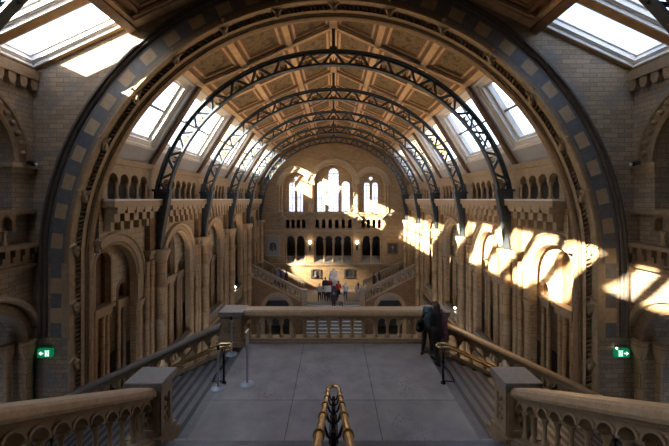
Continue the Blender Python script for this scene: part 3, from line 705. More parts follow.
b.ubox(M, -5.3, 5.3, E - 6.55, E - 1.42, 4.0, 4.2, 1); b.ubox(M, -5.3, 5.3, E - 1.44, E - 1.42, .5, 4.2, 1); b.ubox(M, -5.3, 5.3, E - 6.75, E - 6.55, .5, 4.2, 1); b.ubox(M, -5.3, -5.1, E - 6.6, E - 1.42, .6, 4.1, 1); b.ubox(M, 5.1, 5.3, E - 6.6, E - 1.42, .6, 4.1, 1); b.ubox(M, -5.2, 5.2, E - 3.2, E - 3.0, .6, 4.1, 1)  # box added behind the openings, dark coloured to stand for their shade
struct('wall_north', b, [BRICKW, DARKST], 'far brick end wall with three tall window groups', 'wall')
def far_win(nm, label, c, hw, zs, cat='window'):
    WN[0] += 1; r = tag(bpy.data.objects.new(f'window_{WN[0]}', None), label, cat, 'patterned windows of the far wall', 'structure'); COL.objects.link(r); r.location = (c, D, E)
    q = MB(); P = [(c + hw, E - 1.32), (c - hw, E - 1.32)] + [(c + hw * math.cos(PI - PI * i / 12), zs + hw * math.sin(PI * i / 12)) for i in range(13)]
    P = [(c - hw, E - 1.32)] + P[2:] + [(c + hw, E - 1.32)]
    q.prism(P, M, .62, .63); q.build('pane', STAINED, r)
    q = MB(); q.ubox(M, c - .02, c + .02, E - 1.32, zs + hw, .57, .66)
    for z in ((zs, E + .1) if hw < .45 else (zs, E + 1.4, E + .1)): q.ubox(M, c - hw, c + hw, z - .025, z + .025, .57, .66)
    q.build('glazing_bar', BARM, r)
far_win('w', 'narrow arched window, outer light of the pair on the far wall nearer the shaded side', -4.28, .29, E + 1.43)
far_win('w', 'narrow arched window, inner light of the pair on the far wall nearer the shaded side', -3.44, .29, E + 1.43)
far_win('w', 'shorter arched light flanking the tall middle window on its shaded side', -1.27, .42, E + 1.4)
far_win('w', 'tallest arched window in the middle of the far wall', 0, .5, E + 2.65)
far_win('w', 'shorter arched light flanking the tall middle window on its sunlit side', 1.27, .42, E + 1.4)
far_win('w', 'narrow arched window, inner light of the pair on the far wall nearer the sunlit side', 3.44, .29, E + 1.43)
far_win('w', 'narrow arched window, outer light of the pair on the far wall nearer the sunlit side', 4.28, .29, E + 1.43)
for s in (-1, 1):
    WN[0] += 1; q = MB(); q.lathe([(.2, D + .60), (.2, D + .61)], 16, (s * 3.86, 0, E + 2.12), ax=1)
    tag(q.build(f'window_{WN[0]}', STAINED), f'tiny round window above the pair of lights nearer the {SIDE[s]} side', 'window', None, 'structure')
for nm, c, r, zs, cap in (('left', -3.86, 1.3, E + 1.4, 'over the window pair nearer the shaded side'), ('mid', 0, 2.0, E + 1.5, 'over the taller middle window group'), ('right', 3.86, 1.3, E + 1.4, 'over the window pair nearer the sunlit side')):
    t = thing('window_arch', f'big moulded blind arch on the far wall {cap}', 'arch', (c, D, E - 1.42), 'blind arches of the far wall')
    q = MB(); f = -.035 if nm == 'mid' else 0; q.arch_sweep(M, c, zs, None, r - .012, [(0, .2), (0, -.02 + f), (.08, -.06 + f), (.16, -.02 + f), (.2, -.08 + f), (.5, -.08 + f), (.55, -.15 + f), (.66, -.15 + f), (.7, .02), (.7, .1)], 28); q.build('archivolt', BUFFP, t)
    for s in (-1, 1):
        for du, w in ((.12, -.06), (.36, -.12)):
            q = MB(); q.lathe([(.15, E - 1.42), (.15, E - 1.25), (.1, E - 1.2), (.1, zs - .35), (.17, zs - .12), (.17, zs)], 10, (c + s * (r + du), D + w, 0)); q.build('shaft', SHAFT, t)
t = thing('arched_gallery', 'two tiers of small dark arches below the windows on the far wall', 'arcade', (0, D, E - 6.5))
for x0, x1, n in ((-4.95, -2.75, 2), (-2.0, 2.0, 4), (2.75, 4.95, 2)):
    for i in range(n + 1):
        x = x0 + .16 + (x1 - x0 - .32) * i / n if 0 < i < n else (x0 + .1 if i == 0 else x1 - .1)
        q = MB(); q.lathe([(.16, E - 6.55), (.16, E - 6.2), (.1, E - 6.1), (.1, E - 4.6), (.17, E - 4.35), (.17, E - 4.25)], 10, (x, D + .25, 0)); q.build('column', SHAFT, t)
    q = MB(); q.prism([(.9, E - 6.55), (-.12, E - 6.55), (.9, E - 5.9)], lambda a, z, w: (w, D + a, z), x0, x1); q.build('sloping_sill', CAPST, t)
for z, h, d in ((E - 6.72, .2, .2), (E - 3.3, .14, .1), (E - 1.5, .14, .14), (E - 3.75, .08, .05)):
    q = MB(); q.ubox(M, -7.5, 7.5, z, z + h, -d, 0) if z != E - 3.75 else [q.ubox(M, a, c, z, z + h, -d, 0) for a, c in ((-7.5, -4.95), (4.95, 7.5))]; q.build('string_course', BUFFP, t)
for k, x in enumerate((-5.2, -2.38, 2.38, 5.35)):
    q = MB(); P = [(-.55, -.35), (0, .22), (.55, -.35), (.42, -.42), (0, .02), (-.42, -.42)]
    q.prism([(x + a, E - 1.7 + z) for a, z in P], M, -.55, 0); q.ubox(M, x - .2, x + .2, E - 2.3, E - 1.75, -.35, 0); q.prism([(x - .14, E - 2.3), (x + .14, E - 2.3), (x, E - 2.7)], M, -.2, 0)
    tag(q.build('gabled_canopy', BUFFP, None, (x, D, E - 1.7)), ['small gabled stone canopy at the shaded end of the far window sill', 'small gabled stone canopy between the middle windows and the shaded pair', 'small gabled stone canopy between the middle windows and the sunlit pair', 'bright gabled stone canopy standing out on the far wall beside the sunlit piers'][k], 'canopy', 'gabled canopies on the far wall')
# wall lamps
for s in (-1, 1):
    x = s * 2.38; t = thing('wall_lamp', f'glowing wall lamp on the far wall, on the pier nearer the {SIDE[s]} side', 'lamp', (x, D, E - 4.4), 'wall lamps on the far wall')
    q = MB(); q.ell((x, D - .3, E - 4.36), (.15, .15, .17), 12); q.build('globe', LAMPG, t)
    q = MB(); q.tube([(x, D, E - 4.95), (x, D - .22, E - 5.0), (x, D - .3, E - 4.8), (x, D - .3, E - 4.55)], .03, 6); q.lathe([(.05, E - 4.6), (.1, E - 4.52), (.1, E - 4.5)], 8, (x, D - .3, 0)); q.ubox(M, x - .08, x + .08, E - 5.2, E - 4.75, -.04, 0); q.build('bracket', BLACKI, t)
# bust niche, painting, wall plaques
t = thing('memorial_niche', 'grey arched memorial niche with a bust, on the far wall beside the shaded piers', 'memorial', (-6.2, D, E - 5.8))
q = MB(); q.arch_panel(M, -6.78, -5.5, E - 5.75, E - 3.85, -6.14, .36, E - 4.75, E - 5.2, -.12, 0, 12); q.ubox(M, -6.85, -5.43, E - 5.85, E - 5.7, -.2, 0); q.build('frame', CAPST, t)
q = MB(); q.ubox(M, -6.5, -5.78, E - 5.25, E - 4.35, -.02, .0); q.build('recess_back', BRONZE, t)
q = MB(); q.cap((-6.14, D - .1, E - 5.1), (-6.14, D - .1, E - 4.95), .2, .12); q.ell((-6.14, D - .12, E - 4.72), (.11, .11, .15)); q.build('bust', DARKST, t)
t = thing('framed_portrait', 'dark framed portrait on the far wall beside the sunlit piers', 'painting', (6.0, D, E - 5.5))
q = MB()
for a, c, e, f in ((5.45, 6.55, E - 4.55, E - 4.42), (5.45, 6.55, E - 5.6, E - 5.47), (5.45, 5.58, E - 5.47, E - 4.55), (6.42, 6.55, E - 5.47, E - 4.55)): q.ubox(M, a, c, e, f, -.1, 0)
q.build('frame', WOODD, t)
q = MB(); q.ubox(M, 5.58, 6.42, E - 5.47, E - 4.55, -.04, 0, 0); q.prism([(5.8, E - 5.47), (6.2, E - 5.47), (6.12, E - 5.05), (5.88, E - 5.05)], M, -.05, -.03, 1); q.prism([(6 + .12 * math.cos(i * PI / 5), E - 4.9 + .15 * math.sin(i * PI / 5)) for i in range(10)], M, -.05, -.03, 2); q.build('canvas', [BRONZE, DARKST, BUFF], t)
for s in (-1, 1):
    x = -1.78 if s < 0 else 1.6
    t = thing('wall_plaque', f'{"relief" if s < 0 else "black"} arch-topped plaque low on the far wall, {"above the crowd by the statue" if s < 0 else "beyond the statue towards the sunlit stair"}', 'plaque', (x, D, E - 7.8), 'low wall plaques')
    q = MB(); q.arch_panel(M, x - .52, x + .52, E - 7.95, E - 7.15, x, .34, E - 7.42, E - 7.88, -.08, 0, 10); q.ubox(M, x - .56, x + .56, E - 8.02, E - 7.94, -.12, 0); q.build('frame', DARKST, t)
    q = MB(); q.ubox(M, x - .36, x + .36, E - 7.9, E - 7.12, -.02, 0); q.build('tablet', NOSE_SHADE, t)
    if s < 0: q = MB(); q.ell((x, D - .04, E - 7.5), (.14, .06, .17)); q.cap((x, D - .03, E - 7.8), (x, D - .03, E - 7.7), .22, .12); q.build('relief_figure', DARKST, t)

# ------------------------------------------------------------------ stone balustrades
BALM = {}
def balustrade(name, label, cat, loc, M, u0, u1, n, sh=0., H=1.0, ph=.14, zsp=.62, r=None, w0=-.16, w1=.16, cop=CAPST, mat=BUFFP, group=None, dark=False, rb=.05, frieze=.1, cap_h=.11, capo=.06):
    """stone balustrade: plinth, balusters, arcaded band, coping; sh = slope"""
    t = thing(name, label, cat, loc, group)
    M2 = lambda u, z, w: M(u, z + sh * (u - u0), w)
    q = MB(); q.ubox(M2, u0, u1, 0, ph * .6, w0 - .05, w1 + .05); q.ubox(M2, u0, u1, ph * .6, ph, w0, w1); q.build('plinth', mat, t)
    p = (u1 - u0) / n; r = r or abs(p) * .34; zt = H - cap_h
    q = MB()
    for i in range(n):
        a = u0 + i * p; q.arch_panel(M2, min(a, a + p), max(a, a + p), zsp, zt - frieze * .4, a + p / 2, r, zsp + .04, zsp, w0 + .05, w1 - .05, 10)
        q.arch_sweep(M2, a + p / 2, zsp + .04, None, r, [(0, w0 + .06), (0, w0 + .02), (.03, w0 + .02), (.03, w0 + .06)], 10)
        q.arch_sweep(M2, a + p / 2, zsp + .04, None, r, [(0, w1 - .06), (0, w1 - .02), (.03, w1 - .02), (.03, w1 - .06)], 10)
    extr(q, [(w0, zt - frieze * .5), (w1, zt - frieze * .5), (w1, zt - frieze * .2), (w1 + capo * .5, zt), (w0 - capo * .5, zt), (w0, zt - frieze * .2)], M2, u0, u1)
    q.build('arcaded_band', mat, t)
    q = MB(); extr(q, [(w0 - capo, zt), (w0 - capo * 1.3, zt + cap_h * .3), (w0 - capo, zt + cap_h * .75), (w0 - capo * .3, zt + cap_h), (w1 + capo * .3, zt + cap_h), (w1 + capo, zt + cap_h * .75), (w1 + capo * 1.3, zt + cap_h * .3), (w1 + capo, zt)], M2, u0, u1); q.build('coping', cop, t)
    key = (round(zsp - ph, 3), rb, mat.name)
    if key not in BALM:
        h = zsp - ph; q = MB(); q.lathe([(rb * 1.9, -.03), (rb * 1.9, h * .12), (rb * 1.2, h * .2), (rb, h * .3), (rb, h * .72), (rb * 1.3, h * .8), (rb * 1.9, h * .92), (rb * 1.9, h)], 10); BALM[key] = q.mesh('baluster', mat)
    for i in range(n + 1):
        u = u0 + p * i; u = min(max(u, min(u0, u1) + rb * 1.9), max(u0, u1) - rb * 1.9); inst(BALM[key], 'baluster', t, M2(u, ph, (w0 + w1) / 2))
    return t
def newel(label, x0, x1, y0, y1, zb, zt, name='newel_pier', capo=.0, ch=.13, group=None, panels=True):
    t = thing(name, label, 'newel', ((x0 + x1) / 2, (y0 + y1) / 2, zb), group); e = .08
    q = MB(); q.box(x0, x1, y0, y1, zt - ch, zt); q.box(x0 + e * .4, x1 - e * .4, y0 + e * .4, y1 - e * .4, zt - ch - .05, zt - ch); o = q.build('cap_slab', CAPST, t)
    m = o.modifiers.new('b', 'BEVEL'); m.width = .012; m.segments = 2
    q = MB(); q.box(x0 + e, x1 - e, y0 + e, y1 - e, zb + .2, zt - ch - .05)
    for k in (-1, 1):                                  # raised frames and leaf carving on the faces
        xf = (x0 + e) if k < 0 else (x1 - e); yf = (y0 + e) if k < 0 else (y1 - e)
        for a, c in ((zb + .25, zb + .36), (zt - ch - .2, zt - ch - .06)):
            q.box(min(xf, xf + k * .03), max(xf, xf + k * .03), y0 + e, y1 - e, a, c); q.box(x0 + e, x1 - e, min(yf, yf + k * .03), max(yf, yf + k * .03), a, c)
        for a, c in ((y0 + e, y0 + e + .09), (y1 - e - .09, y1 - e)): q.box(min(xf, xf + k * .03), max(xf, xf + k * .03), a, c, zb + .36, zt - ch - .2)
        for a, c in ((x0 + e, x0 + e + .09), (x1 - e - .09, x1 - e)): q.box(a, c, min(yf, yf + k * .03), max(yf, yf + k * .03), zb + .36, zt - ch - .2)
    so = q.build('shaft', BUFFP, t)
    for k in (-1, 1):
        q = MB(); xf = (x0 + e) if k < 0 else (x1 - e); ym = (y0 + y1) / 2; zm = (zb + zt) / 2 + .02
        for i in range(9):
            a = i * 2 * PI / 8; rr = .0 if i == 8 else .09
            q.ell((xf, ym + rr * math.cos(a), zm + rr * 1.9 * math.sin(a)), (.02, .035, .05), 6)
        q.build('leaf_carving', CARVED, so); q = MB()
        yf = (y0 + e) if k < 0 else (y1 - e); xm = (x0 + x1) / 2
        for i in range(9):
            a = i * 2 * PI / 8; rr = .0 if i == 8 else .09
            q.ell((xm + rr * math.cos(a), yf, zm + rr * 1.9 * math.sin(a)), (.035, .02, .05), 6)
        q.build('leaf_carving', CARVED, so)
    q = MB(); q.box(x0 - .04, x1 + .04, y0 - .04, y1 + .04, zb, zb + .14); q.box(x0 + .01, x1 - .01, y0 + .01, y1 - .01, zb + .14, zb + .24); q.build('base', BUFFP, t)
    return t
# bridge
balustrade('stone_balustrade', 'stone balustrade along the far edge of the bridge landing', 'balustrade', (0, 10.0, 0), MY(10.0), -2.64, 2.70, 15, 0, .99, .13, .56, .125, -.16, .16, RAILST, group=None, rb=.042, frieze=.14, cap_h=.17)
newel('wide capped stone newel at the shaded end of the bridge balustrade', -3.36, -2.64, 9.6, 10.3, 0, 1.0, group='bridge newels')
newel('wide capped stone newel at the end of the bridge balustrade behind the couple', 2.70, 3.40, 9.6, 10.3, -.4, 1.0, group='bridge newels')
# side flights down from the bridge
RISE, TRD = .155, .335; SL = RISE / TRD
for s in (-1, 1):
    t = thing('stone_stair', f'flight of slate steps going down from the bridge towards the {SIDE[s]} wall', 'stairs', (s * 2.64, 8, 0), 'stairs off the bridge')
    for i in range(19):
        q = MB(); x0 = 2.64 + i * TRD; x1 = x0 + TRD; z = -RISE * (i + 1)
        a, c = sorted((s * x0, s * (x1 + .02))); q.box(a, c, 5.6, 10.0, max(-3.5, z - .4), z); a, c = sorted((s * (x1 - .07), s * (x1 + .025))); q.box(a, c, 5.6, 10.0, z - .05, z + .004, 1); q.build('step', [STEPST, NOSE_SHADE], t)
    Ms = (lambda u, z, w: (u, 9.95 + w, z)) if s > 0 else (lambda u, z, w: (-u, 9.95 + w, z))
    balustrade('stone_balustrade', f'sloping stone balustrade of the bridge stair towards the {SIDE[s]} wall', 'balustrade', (s * 6, 9.95, -2), lambda u, z, w, Ms=Ms: Ms(u, z - .35, w), 3.36, 8.9, 14, -SL, .92, .1, .5, .13, -.14, .14, CAPST if s < 0 else RAILST, rb=.036, group='stair balustrades off the bridge')
    q = MB(); M_ = lambda u, z, w, s=s: (s * u, 9.95 + w, z)
    q.prism([(2.64, -.35), (3.36, -.35), (8.9, -.35 - SL * 5.54), (8.9, -3.5), (2.64, -3.5)], M_, -.2, .2); tag(q.build('wall_stair_' + ('left' if s < 0 else 'right'), DARKST), f'stone wall carrying the stair balustrade towards the {SIDE[s]} wall', 'wall', None, 'structure')
q = MB(); q.box(-2.64, 2.64, 6.3, 10.2, -3.5, -.9); tag(q.build('wall_bridge', DARKST), 'stone mass under the bridge landing', 'wall', None, 'structure')
# upper flight toward the viewer
t = thing('stone_stair', 'slate steps rising from the bridge towards the viewer', 'stairs', (0, 5.9, 0))
for i in range(18):
    y1 = 5.63 - i * .327; z = .163 * (i + 1); q = MB(); q.box(-2.9, 2.9, y1 - .35, y1, max(0, z - .5), z); q.box(-2.9, 2.9, y1 - .05, y1 + .02, z - .05, z + .002); q.build('step', STEPST, t)
q = MB(); q.prism([(5.45, -3.5), (5.45, -.5), (0, 2.1), (-6, 2.4), (-6, -3.5)], lambda a, z, w: (w, a, z), -3.5, 3.5); tag(q.build('wall_stair_base', DARKST), 'stone mass under the upper stairs', 'wall', None, 'structure')
for s in (-1, 1):
    newel(f'big flat-topped stone newel beside the viewer at the foot of the upper stairs, {SIDE[s]} side', *sorted((s * 2.89, s * 3.53)), 5.55, 6.1, -.0, 1.2, ch=.13, group='newels at the foot of the upper stairs')
    MX = lambda u, z, w, s=s: (s * (3.2 + w), u, z)
    balustrade('stone_balustrade', f'arcaded stone balustrade of the upper stairs beside the viewer, {SIDE[s]} side', 'balustrade', (s * 3.2, 3.5, 1), lambda u, z, w, MX=MX: MX(u, z + .16, w), 5.56, .5, 18, -.5, .96, .10, .55, .107, -.16, .16, RAILST, BUFFP, group='balustrades of the upper stairs', rb=.03, frieze=.1, cap_h=.15, capo=.05)

# ------------------------------------------------------------------ far staircase
YF = 29.5; ZL = E - 9.2
q = MB(); q.box(-2.75, 2.75, YF, D, -8, ZL); struct('floor_landing', q, CAPST, 'stair landing below the far wall where visitors gather', 'floor')
t = thing('stone_stair', 'broad central flight of pale steps rising to the statue landing', 'stairs', (0, 27, -8))
for i in range(18):
    z = ZL - .172 * (i + 1); y = YF - .32 * (i + 1); q = MB(); q.box(-2.3, 2.3, y, y + .33, z - .3, z, 0); q.box(-2.3, 2.3, y - .02, y + .06, z - .05, z + .004, 1); q.build('step', [STEPST, LEDGE], t)
FS = .5
for s in (-1, 1):
    sd = SIDE[s]
    newel(f'pale newel pier at the head of the central stairs, {sd} side', *sorted((s * 2.3, s * 2.85)), YF - .35, YF + .2, ZL - 1.2, ZL + 1.15, group='newels of the central stairs')
    t = thing('stone_stair', f'side flight rising from the statue landing towards the {sd} wall', 'stairs', (s * 4.8, 31, ZL), 'side flights of the far stairs')
    for i in range(15):
        x0 = 2.75 + i * .32; z = ZL + .16 * (i + 1); q = MB(); q.box(*sorted((s * x0, s * 7.6)), YF + .42, YF + 2.68, z - .16, z); q.build('step', CAPST, t)
    Mf = lambda u, z, w, s=s: (s * u, YF + .1 + w, z)
    q = MB(); top = lambda u: ZL + .0 + FS * (u - 2.75)
    q.arch_panel(Mf, 2.75, 7.6, -8, 0, 5.0, 1.1, E - 9.75, -8, -.25, .3, 16, top=top); q.ubox(Mf, 3.5, 3.8, -8, E - 8.6, .3, 2.6); q.ubox(Mf, 6.2, 6.5, -8, E - 8.6, .3, 2.6); q.arch_panel(Mf, 2.75, 7.6, -8, 0, 5.0, 1.1, E - 9.75, -8, 2.6, 2.9, 8, top=top)
    tag(q.build('wall_flight_' + ('left' if s < 0 else 'right'), BRICKN), f'brick front wall of the side flight on the {sd} side', 'wall', None, 'structure')  # darker brick puts the shade on this wall into its colour
    t = thing('stair_arch', f'dark round archway under the side flight near the {sd} wall', 'archway', (s * 5.0, YF, -8), 'archways under the side flights')
    q = MB(); q.arch_sweep(Mf, 5.0, E - 9.75, -8, 1.1, [(0, -.256), (0, -.34), (.35, -.34), (.35, -.256)], 20); q.build('archivolt', BUFFP, t)
    q = MB(); q.ubox(Mf, 3.8, 6.2, -8, E - 8.6, 2.4, 2.5); q.build('shade_sheet', NOSE_SHADE, t)  # near-black sheet painted in for the shade inside the archway
    for nm, yy, lab in (('front', 0, 'front'), ('rear', 3.0, 'rear')):
        Mb = lambda u, z, w, s=s, yy=yy: (s * u, YF + .05 + yy + w, z)
        balustrade('stone_balustrade', f'sloping {lab} balustrade of the side flight rising to the {sd} wall', 'balustrade', (s * 5, YF + yy, ZL), lambda u, z, w, Mb=Mb: Mb(u, z + ZL, w), 2.85, 7.3, 14, FS, 1.15, .2, .72, .1, -.13, .13, CAPST, group='side flight balustrades', rb=.045)

# ------------------------------------------------------------------ handrails
def rail(label, x, y, pts, posts, loopw, axis):
    t = thing('brass_handrail', label, 'handrail', (x, y, 0))
    return t
# centre double rail: runs along y, slope -.5
t = thing('brass_handrail', 'double brass handrail on black posts down the middle of the upper stairs', 'handrail', (0, 5.7, 0))
zr = lambda y: 3.885 - .5 * y
hw = .09; q = MB(); P = []
for s in (-1, 1):
    pass
ye = 5.72; P = [(-hw, 0.6, zr(.6) - .02), (-hw, ye, zr(ye) - .02)] + [(-hw * math.cos(a), ye + .10 * math.sin(a), zr(ye) - .02 + .0) for a in [PI * i / 8 for i in range(1, 8)]] + [(hw, ye, zr(ye) - .02), (hw, .6, zr(.6) - .02)]
q.tube(P, .028, 10); ro = q.build('rail', BRASS, t)
for i in range(7):
    y = 5.62 - i * .72
    for s in (-1, 1): q = MB(); q.tube([(s * hw, y - .02, zr(y - .02) - .02), (s * hw, y + .03, zr(y + .03) - .02)], .038, 10); q.build('rail_collar', BRASS, ro)
for i in range(7):
    y = 5.62 - i * .72; zf = max(0, .163 * (1 + math.floor((5.63 - y) / .327))); q = MB(); z1 = zr(y)
    q.lathe([(.07, zf), (.07, zf + .03), (.03, zf + .06), (.026, z1 - .36), (.045, z1 - .33), (.026, z1 - .3), (.026, z1 - .14)], 10, (0, y, 0))
    for s in (-1, 1): q.tube([(0, y, z1 - .22), (s * .05, y, z1 - .18), (s * hw, y, z1 - .06)], .014, 6); q.tube([(0, y, z1 - .42), (s * .05, y - .0, z1 - .46), (s * .055, y, z1 - .58), (0, y, z1 - .63)], .01, 5)
    q.build('post', BLACKI, t)
# side flights' rails
for s in (-1, 1):
    t = thing('brass_handrail', f'looped brass handrail down the bridge stair towards the {SIDE[s]} wall' + (', beside the couple' if s > 0 else ', among the stanchions'), 'handrail', (s * 2.45, 7.7, 0), 'handrails of the side stairs')
    x0 = 2.5; z0 = .88; f = lambda d: max(0, d - .15) * SL; q = MB()
    P = []
    for dy in (-.1, .1):
        seg = [(s * (x0 + d), 7.7 + dy, z0 - f(d)) for d in (6.2, 3, 1, .35, .15, 0)]
        P += seg if dy < 0 else []
        if dy < 0: P += [(s * (x0 - .10 * math.sin(a)), 7.7 - .10 * math.cos(a), z0) for a in [PI * i / 6 for i in range(1, 6)]]
        else: P += seg[::-1]
    q.tube(P, .026, 10); q.build('rail', BRASS, t)
    for i in range(5):
        d = .06 + i * 1.34; zf = 0 if i == 0 else -RISE * (1 + math.floor((x0 + d - 2.64) / TRD)); zt = z0 - f(d); q = MB(); x = s * (x0 + d)
        q.lathe([(.06, zf), (.06, zf + .03), (.028, zf + .06), (.024, zt - .42), (.045, zt - .39), (.024, zt - .36), (.024, zt - .16)], 10, (x, 7.7, 0))
        for k in (-1, 1): q.tube([(x, 7.7, zt - .2), (x, 7.7 + k * .06, zt - .15), (x, 7.7 + k * .1, zt - .02)], .013, 6)
        if i == 0: q.tube([(x, 7.7, zf + .42), (x - s * (-.14), 7.7, zf + .28), (x + s * .22, 7.7, zf + .14), (x + s * .26, 7.7, zf + .03)], .016, 6); q.tube([(x, 7.7, zf + .06), (x + s * .26, 7.7, zf + .04)], .014, 6)
        q.build('post', BLACKI, t)

# ------------------------------------------------------------------ stanchions and sign stand
def stanchion(x, y, z, label, h=.98, extra=None):
    t = thing('barrier_stanchion', label, 'stanchion', (x, y, z), 'steel stanchions on the bridge')
    q = MB(); q.lathe([(.165, z), (.165, z + .012), (.15, z + .025), (.06, z + .035), (.03, z + .05)], 20, (x, y, 0)); q.build('base', STEELB, t)
    q = MB(); q.lathe([(.026, z + .04), (.026, z + h - .1)], 12, (x, y, 0)); q.build('post', CHROME, t)
    q = MB(); q.lathe([(.033, z + h - .1), (.036, z + h - .09), (.036, z + h - .01), (.028, z + h)], 12, (x, y, 0)); q.build('belt_head', CHROME if extra else BLACKI, t)
    if extra:
        q = MB(); q.box(x - .012, x + .012, y - .12, y + .12, z + h - .05, z + h + .25); q.build('sign_plate', CHROME, t)
    return t
stanchion(-2.62, 7.5, 0, 'steel stanchion nearest the shaded stair edge, its black head at the rail')
stanchion(-2.0, 7.65, 0, 'steel stanchion on the open landing carrying a slim upright plate', 1.0, True)
stanchion(-2.92, 9.45, -.155, 'steel stanchion partly hidden against the newel, behind the brass rail', 1.1)

# ------------------------------------------------------------------ exit signs, cameras, gallery lamps
for s in (-1, 1):
    x = s * 8.66; z = E - 4.62; t = thing('exit_sign', f'green lit exit sign, {"arrow before door" if s < 0 else "figure before arrow"}, {SIDE[s]} side of the great arch', 'sign', (x, 9.98, z), 'exit signs')
    Me = MY(9.9)
    q = MB(); q.ubox(Me, x - .2, x + .2, z - .12, z + .12, -.03, .08); co_ = q.build('casing', SIGNG, t)
    q = MB(); a = x - .09 if s < 0 else x + .10; k = -1 if s < 0 else 1
    q.ubox(Me, *sorted((a - k * .07, a)), z - .016, z + .016, -.036, -.03); q.prism([(a - k * .005, z + .06), (a + k * .07, z), (a - k * .005, z - .06)], Me, -.036, -.03); q.build('arrow', SIGNW, co_)
    d = x + .09 if s < 0 else x - .07; q = MB()
    for p in ((d - .055, d - .04, -.08, .08), (d + .04, d + .055, -.08, .08), (d - .055, d + .055, .065, .08), (d - .055, d + .055, -.08, -.066)): q.ubox(Me, p[0], p[1], z + p[2], z + p[3], -.036, -.03)
    q.build('door_symbol', SIGNW, co_)
    q = MB(); q.prism([(d + .014 * math.cos(i * PI / 4), z + .045 + .014 * math.sin(i * PI / 4)) for i in range(8)], Me, -.037, -.03)
    q.prism([(d - .018, z + .028), (d + .015, z + .025), (d + .008, z - .015), (d - .012, z - .012)], Me, -.037, -.03); q.prism([(d + .005, z - .01), (d + .03, z - .055), (d + .018, z - .058), (d - .006, z - .014)], Me, -.037, -.03); q.prism([(d - .01, z - .01), (d - .032, z - .048), (d - .022, z - .054), (d, z - .014)], Me, -.037, -.03); q.build('running_figure', SIGNW, co_)
    q = MB(); q.tube([(x - .15, 9.95, z + .12), (x - .15, 9.95, z + .19), (x + .15, 9.95, z + .19), (x + .15, 9.95, z + .12)], .012, 6); q.ubox(Me, x - .17, x + .17, z + .17, z + .2, .04, .1); q.build('bracket', DARKST, t)
    if s > 0: q = MB(); q.ubox(Me, x - .19, x - .16, z + .12, z + .17, -.03, .0); q.build('indicator_lamp', LEDW, t)
    # camera on the impost ledge
    cx, cy, cz = s * 8.86, 9.62, E + 1.06
    t = thing('security_camera', f'black security camera on the ledge of the {SIDE[s]} side wall', 'camera', (cx, cy, cz), 'security cameras')
    q = MB(); q.cap((cx, cy, cz), (cx - s * .2, cy - .06, cz - .05), .075, .07, 12); bo = q.build('body', BLACKI, t)
    q = MB(); q.lathe([(.05, cz - .06), (.03, cz - .02), (.03, cz + .04)], 8, (cx + s * .06, cy, 0)); q.build('mount', BLACKI, t)
    q = MB(); q.ell((cx - s * .27, cy - .08, cz - .06), (.03, .05, .05), 10); q.build('lens', CHROME, bo)
GL = [(-1, 19.6, 'nearest of three small lit spotlights on the gallery rail along the shaded wall'), (-1, 25.2, 'middle of three small lit spotlights on the gallery rail along the shaded wall'), (-1, 29.6, 'farthest of three small lit spotlights on the gallery rail along the shaded wall'), (1, 24.8, 'farther small lit spotlight on the gallery rail along the sunlit wall'), (1, 20.4, 'nearer small lit spotlight on the gallery rail along the sunlit wall')]
for s, y, lab in GL:
    x = s * 7.46; z = -2.56; t = thing('spotlight', lab, 'lamp', (x, y, z), 'gallery spotlights')
    q = MB(); q.lathe([(.08, z), (.08, z + .02), (.02, z + .03), (.02, z + .12)], 8, (x, y, 0)); q.build('stand', BLACKI, t)
    q = MB(); q.cap((x, y + .1, z + .2), (x, y - .06, z + .17), .07, .085, 10); ho = q.build('housing', BLACKI, t)
    q = MB(); q.ell((x, y - .13, z + .16), (.07, .03, .065), 10); q.build('lens', SPOTG, ho)
# ------------------------------------------------------------------ people and statue
SKIN = plain('skin', (.45, .28, .2), .6, 0, .05)
HAIRK = plain('black_hair', (.012, .010, .010), .55, 0, .2)
SHOE = plain('black_shoes', (.02, .02, .02), .5, 0, .1)
CM = {}
def cloth(c):
    k = tuple(round(x, 3) for x in c)
    if k not in CM: CM[k] = plain('cloth_%d' % len(CM), c, .8, 0, .18, 30)
    return CM[k]
def remesh(o, vox):
    m = o.modifiers.new('r', 'REMESH'); m.mode = 'VOXEL'; m.voxel_size = vox; m.use_smooth_shade = True
    s = o.modifiers.new('s', 'SMOOTH'); s.iterations = 3; s.factor = .5
    dg = bpy.context.evaluated_depsgraph_get(); me = bpy.data.meshes.new_from_object(o.evaluated_get(dg)); o.modifiers.clear()
    me.name = o.data.name; mats = list(o.data.materials); o.data = me
    if not me.materials:
        for k in mats: me.materials.append(k)
    for p in me.polygons: p.use_smooth = True
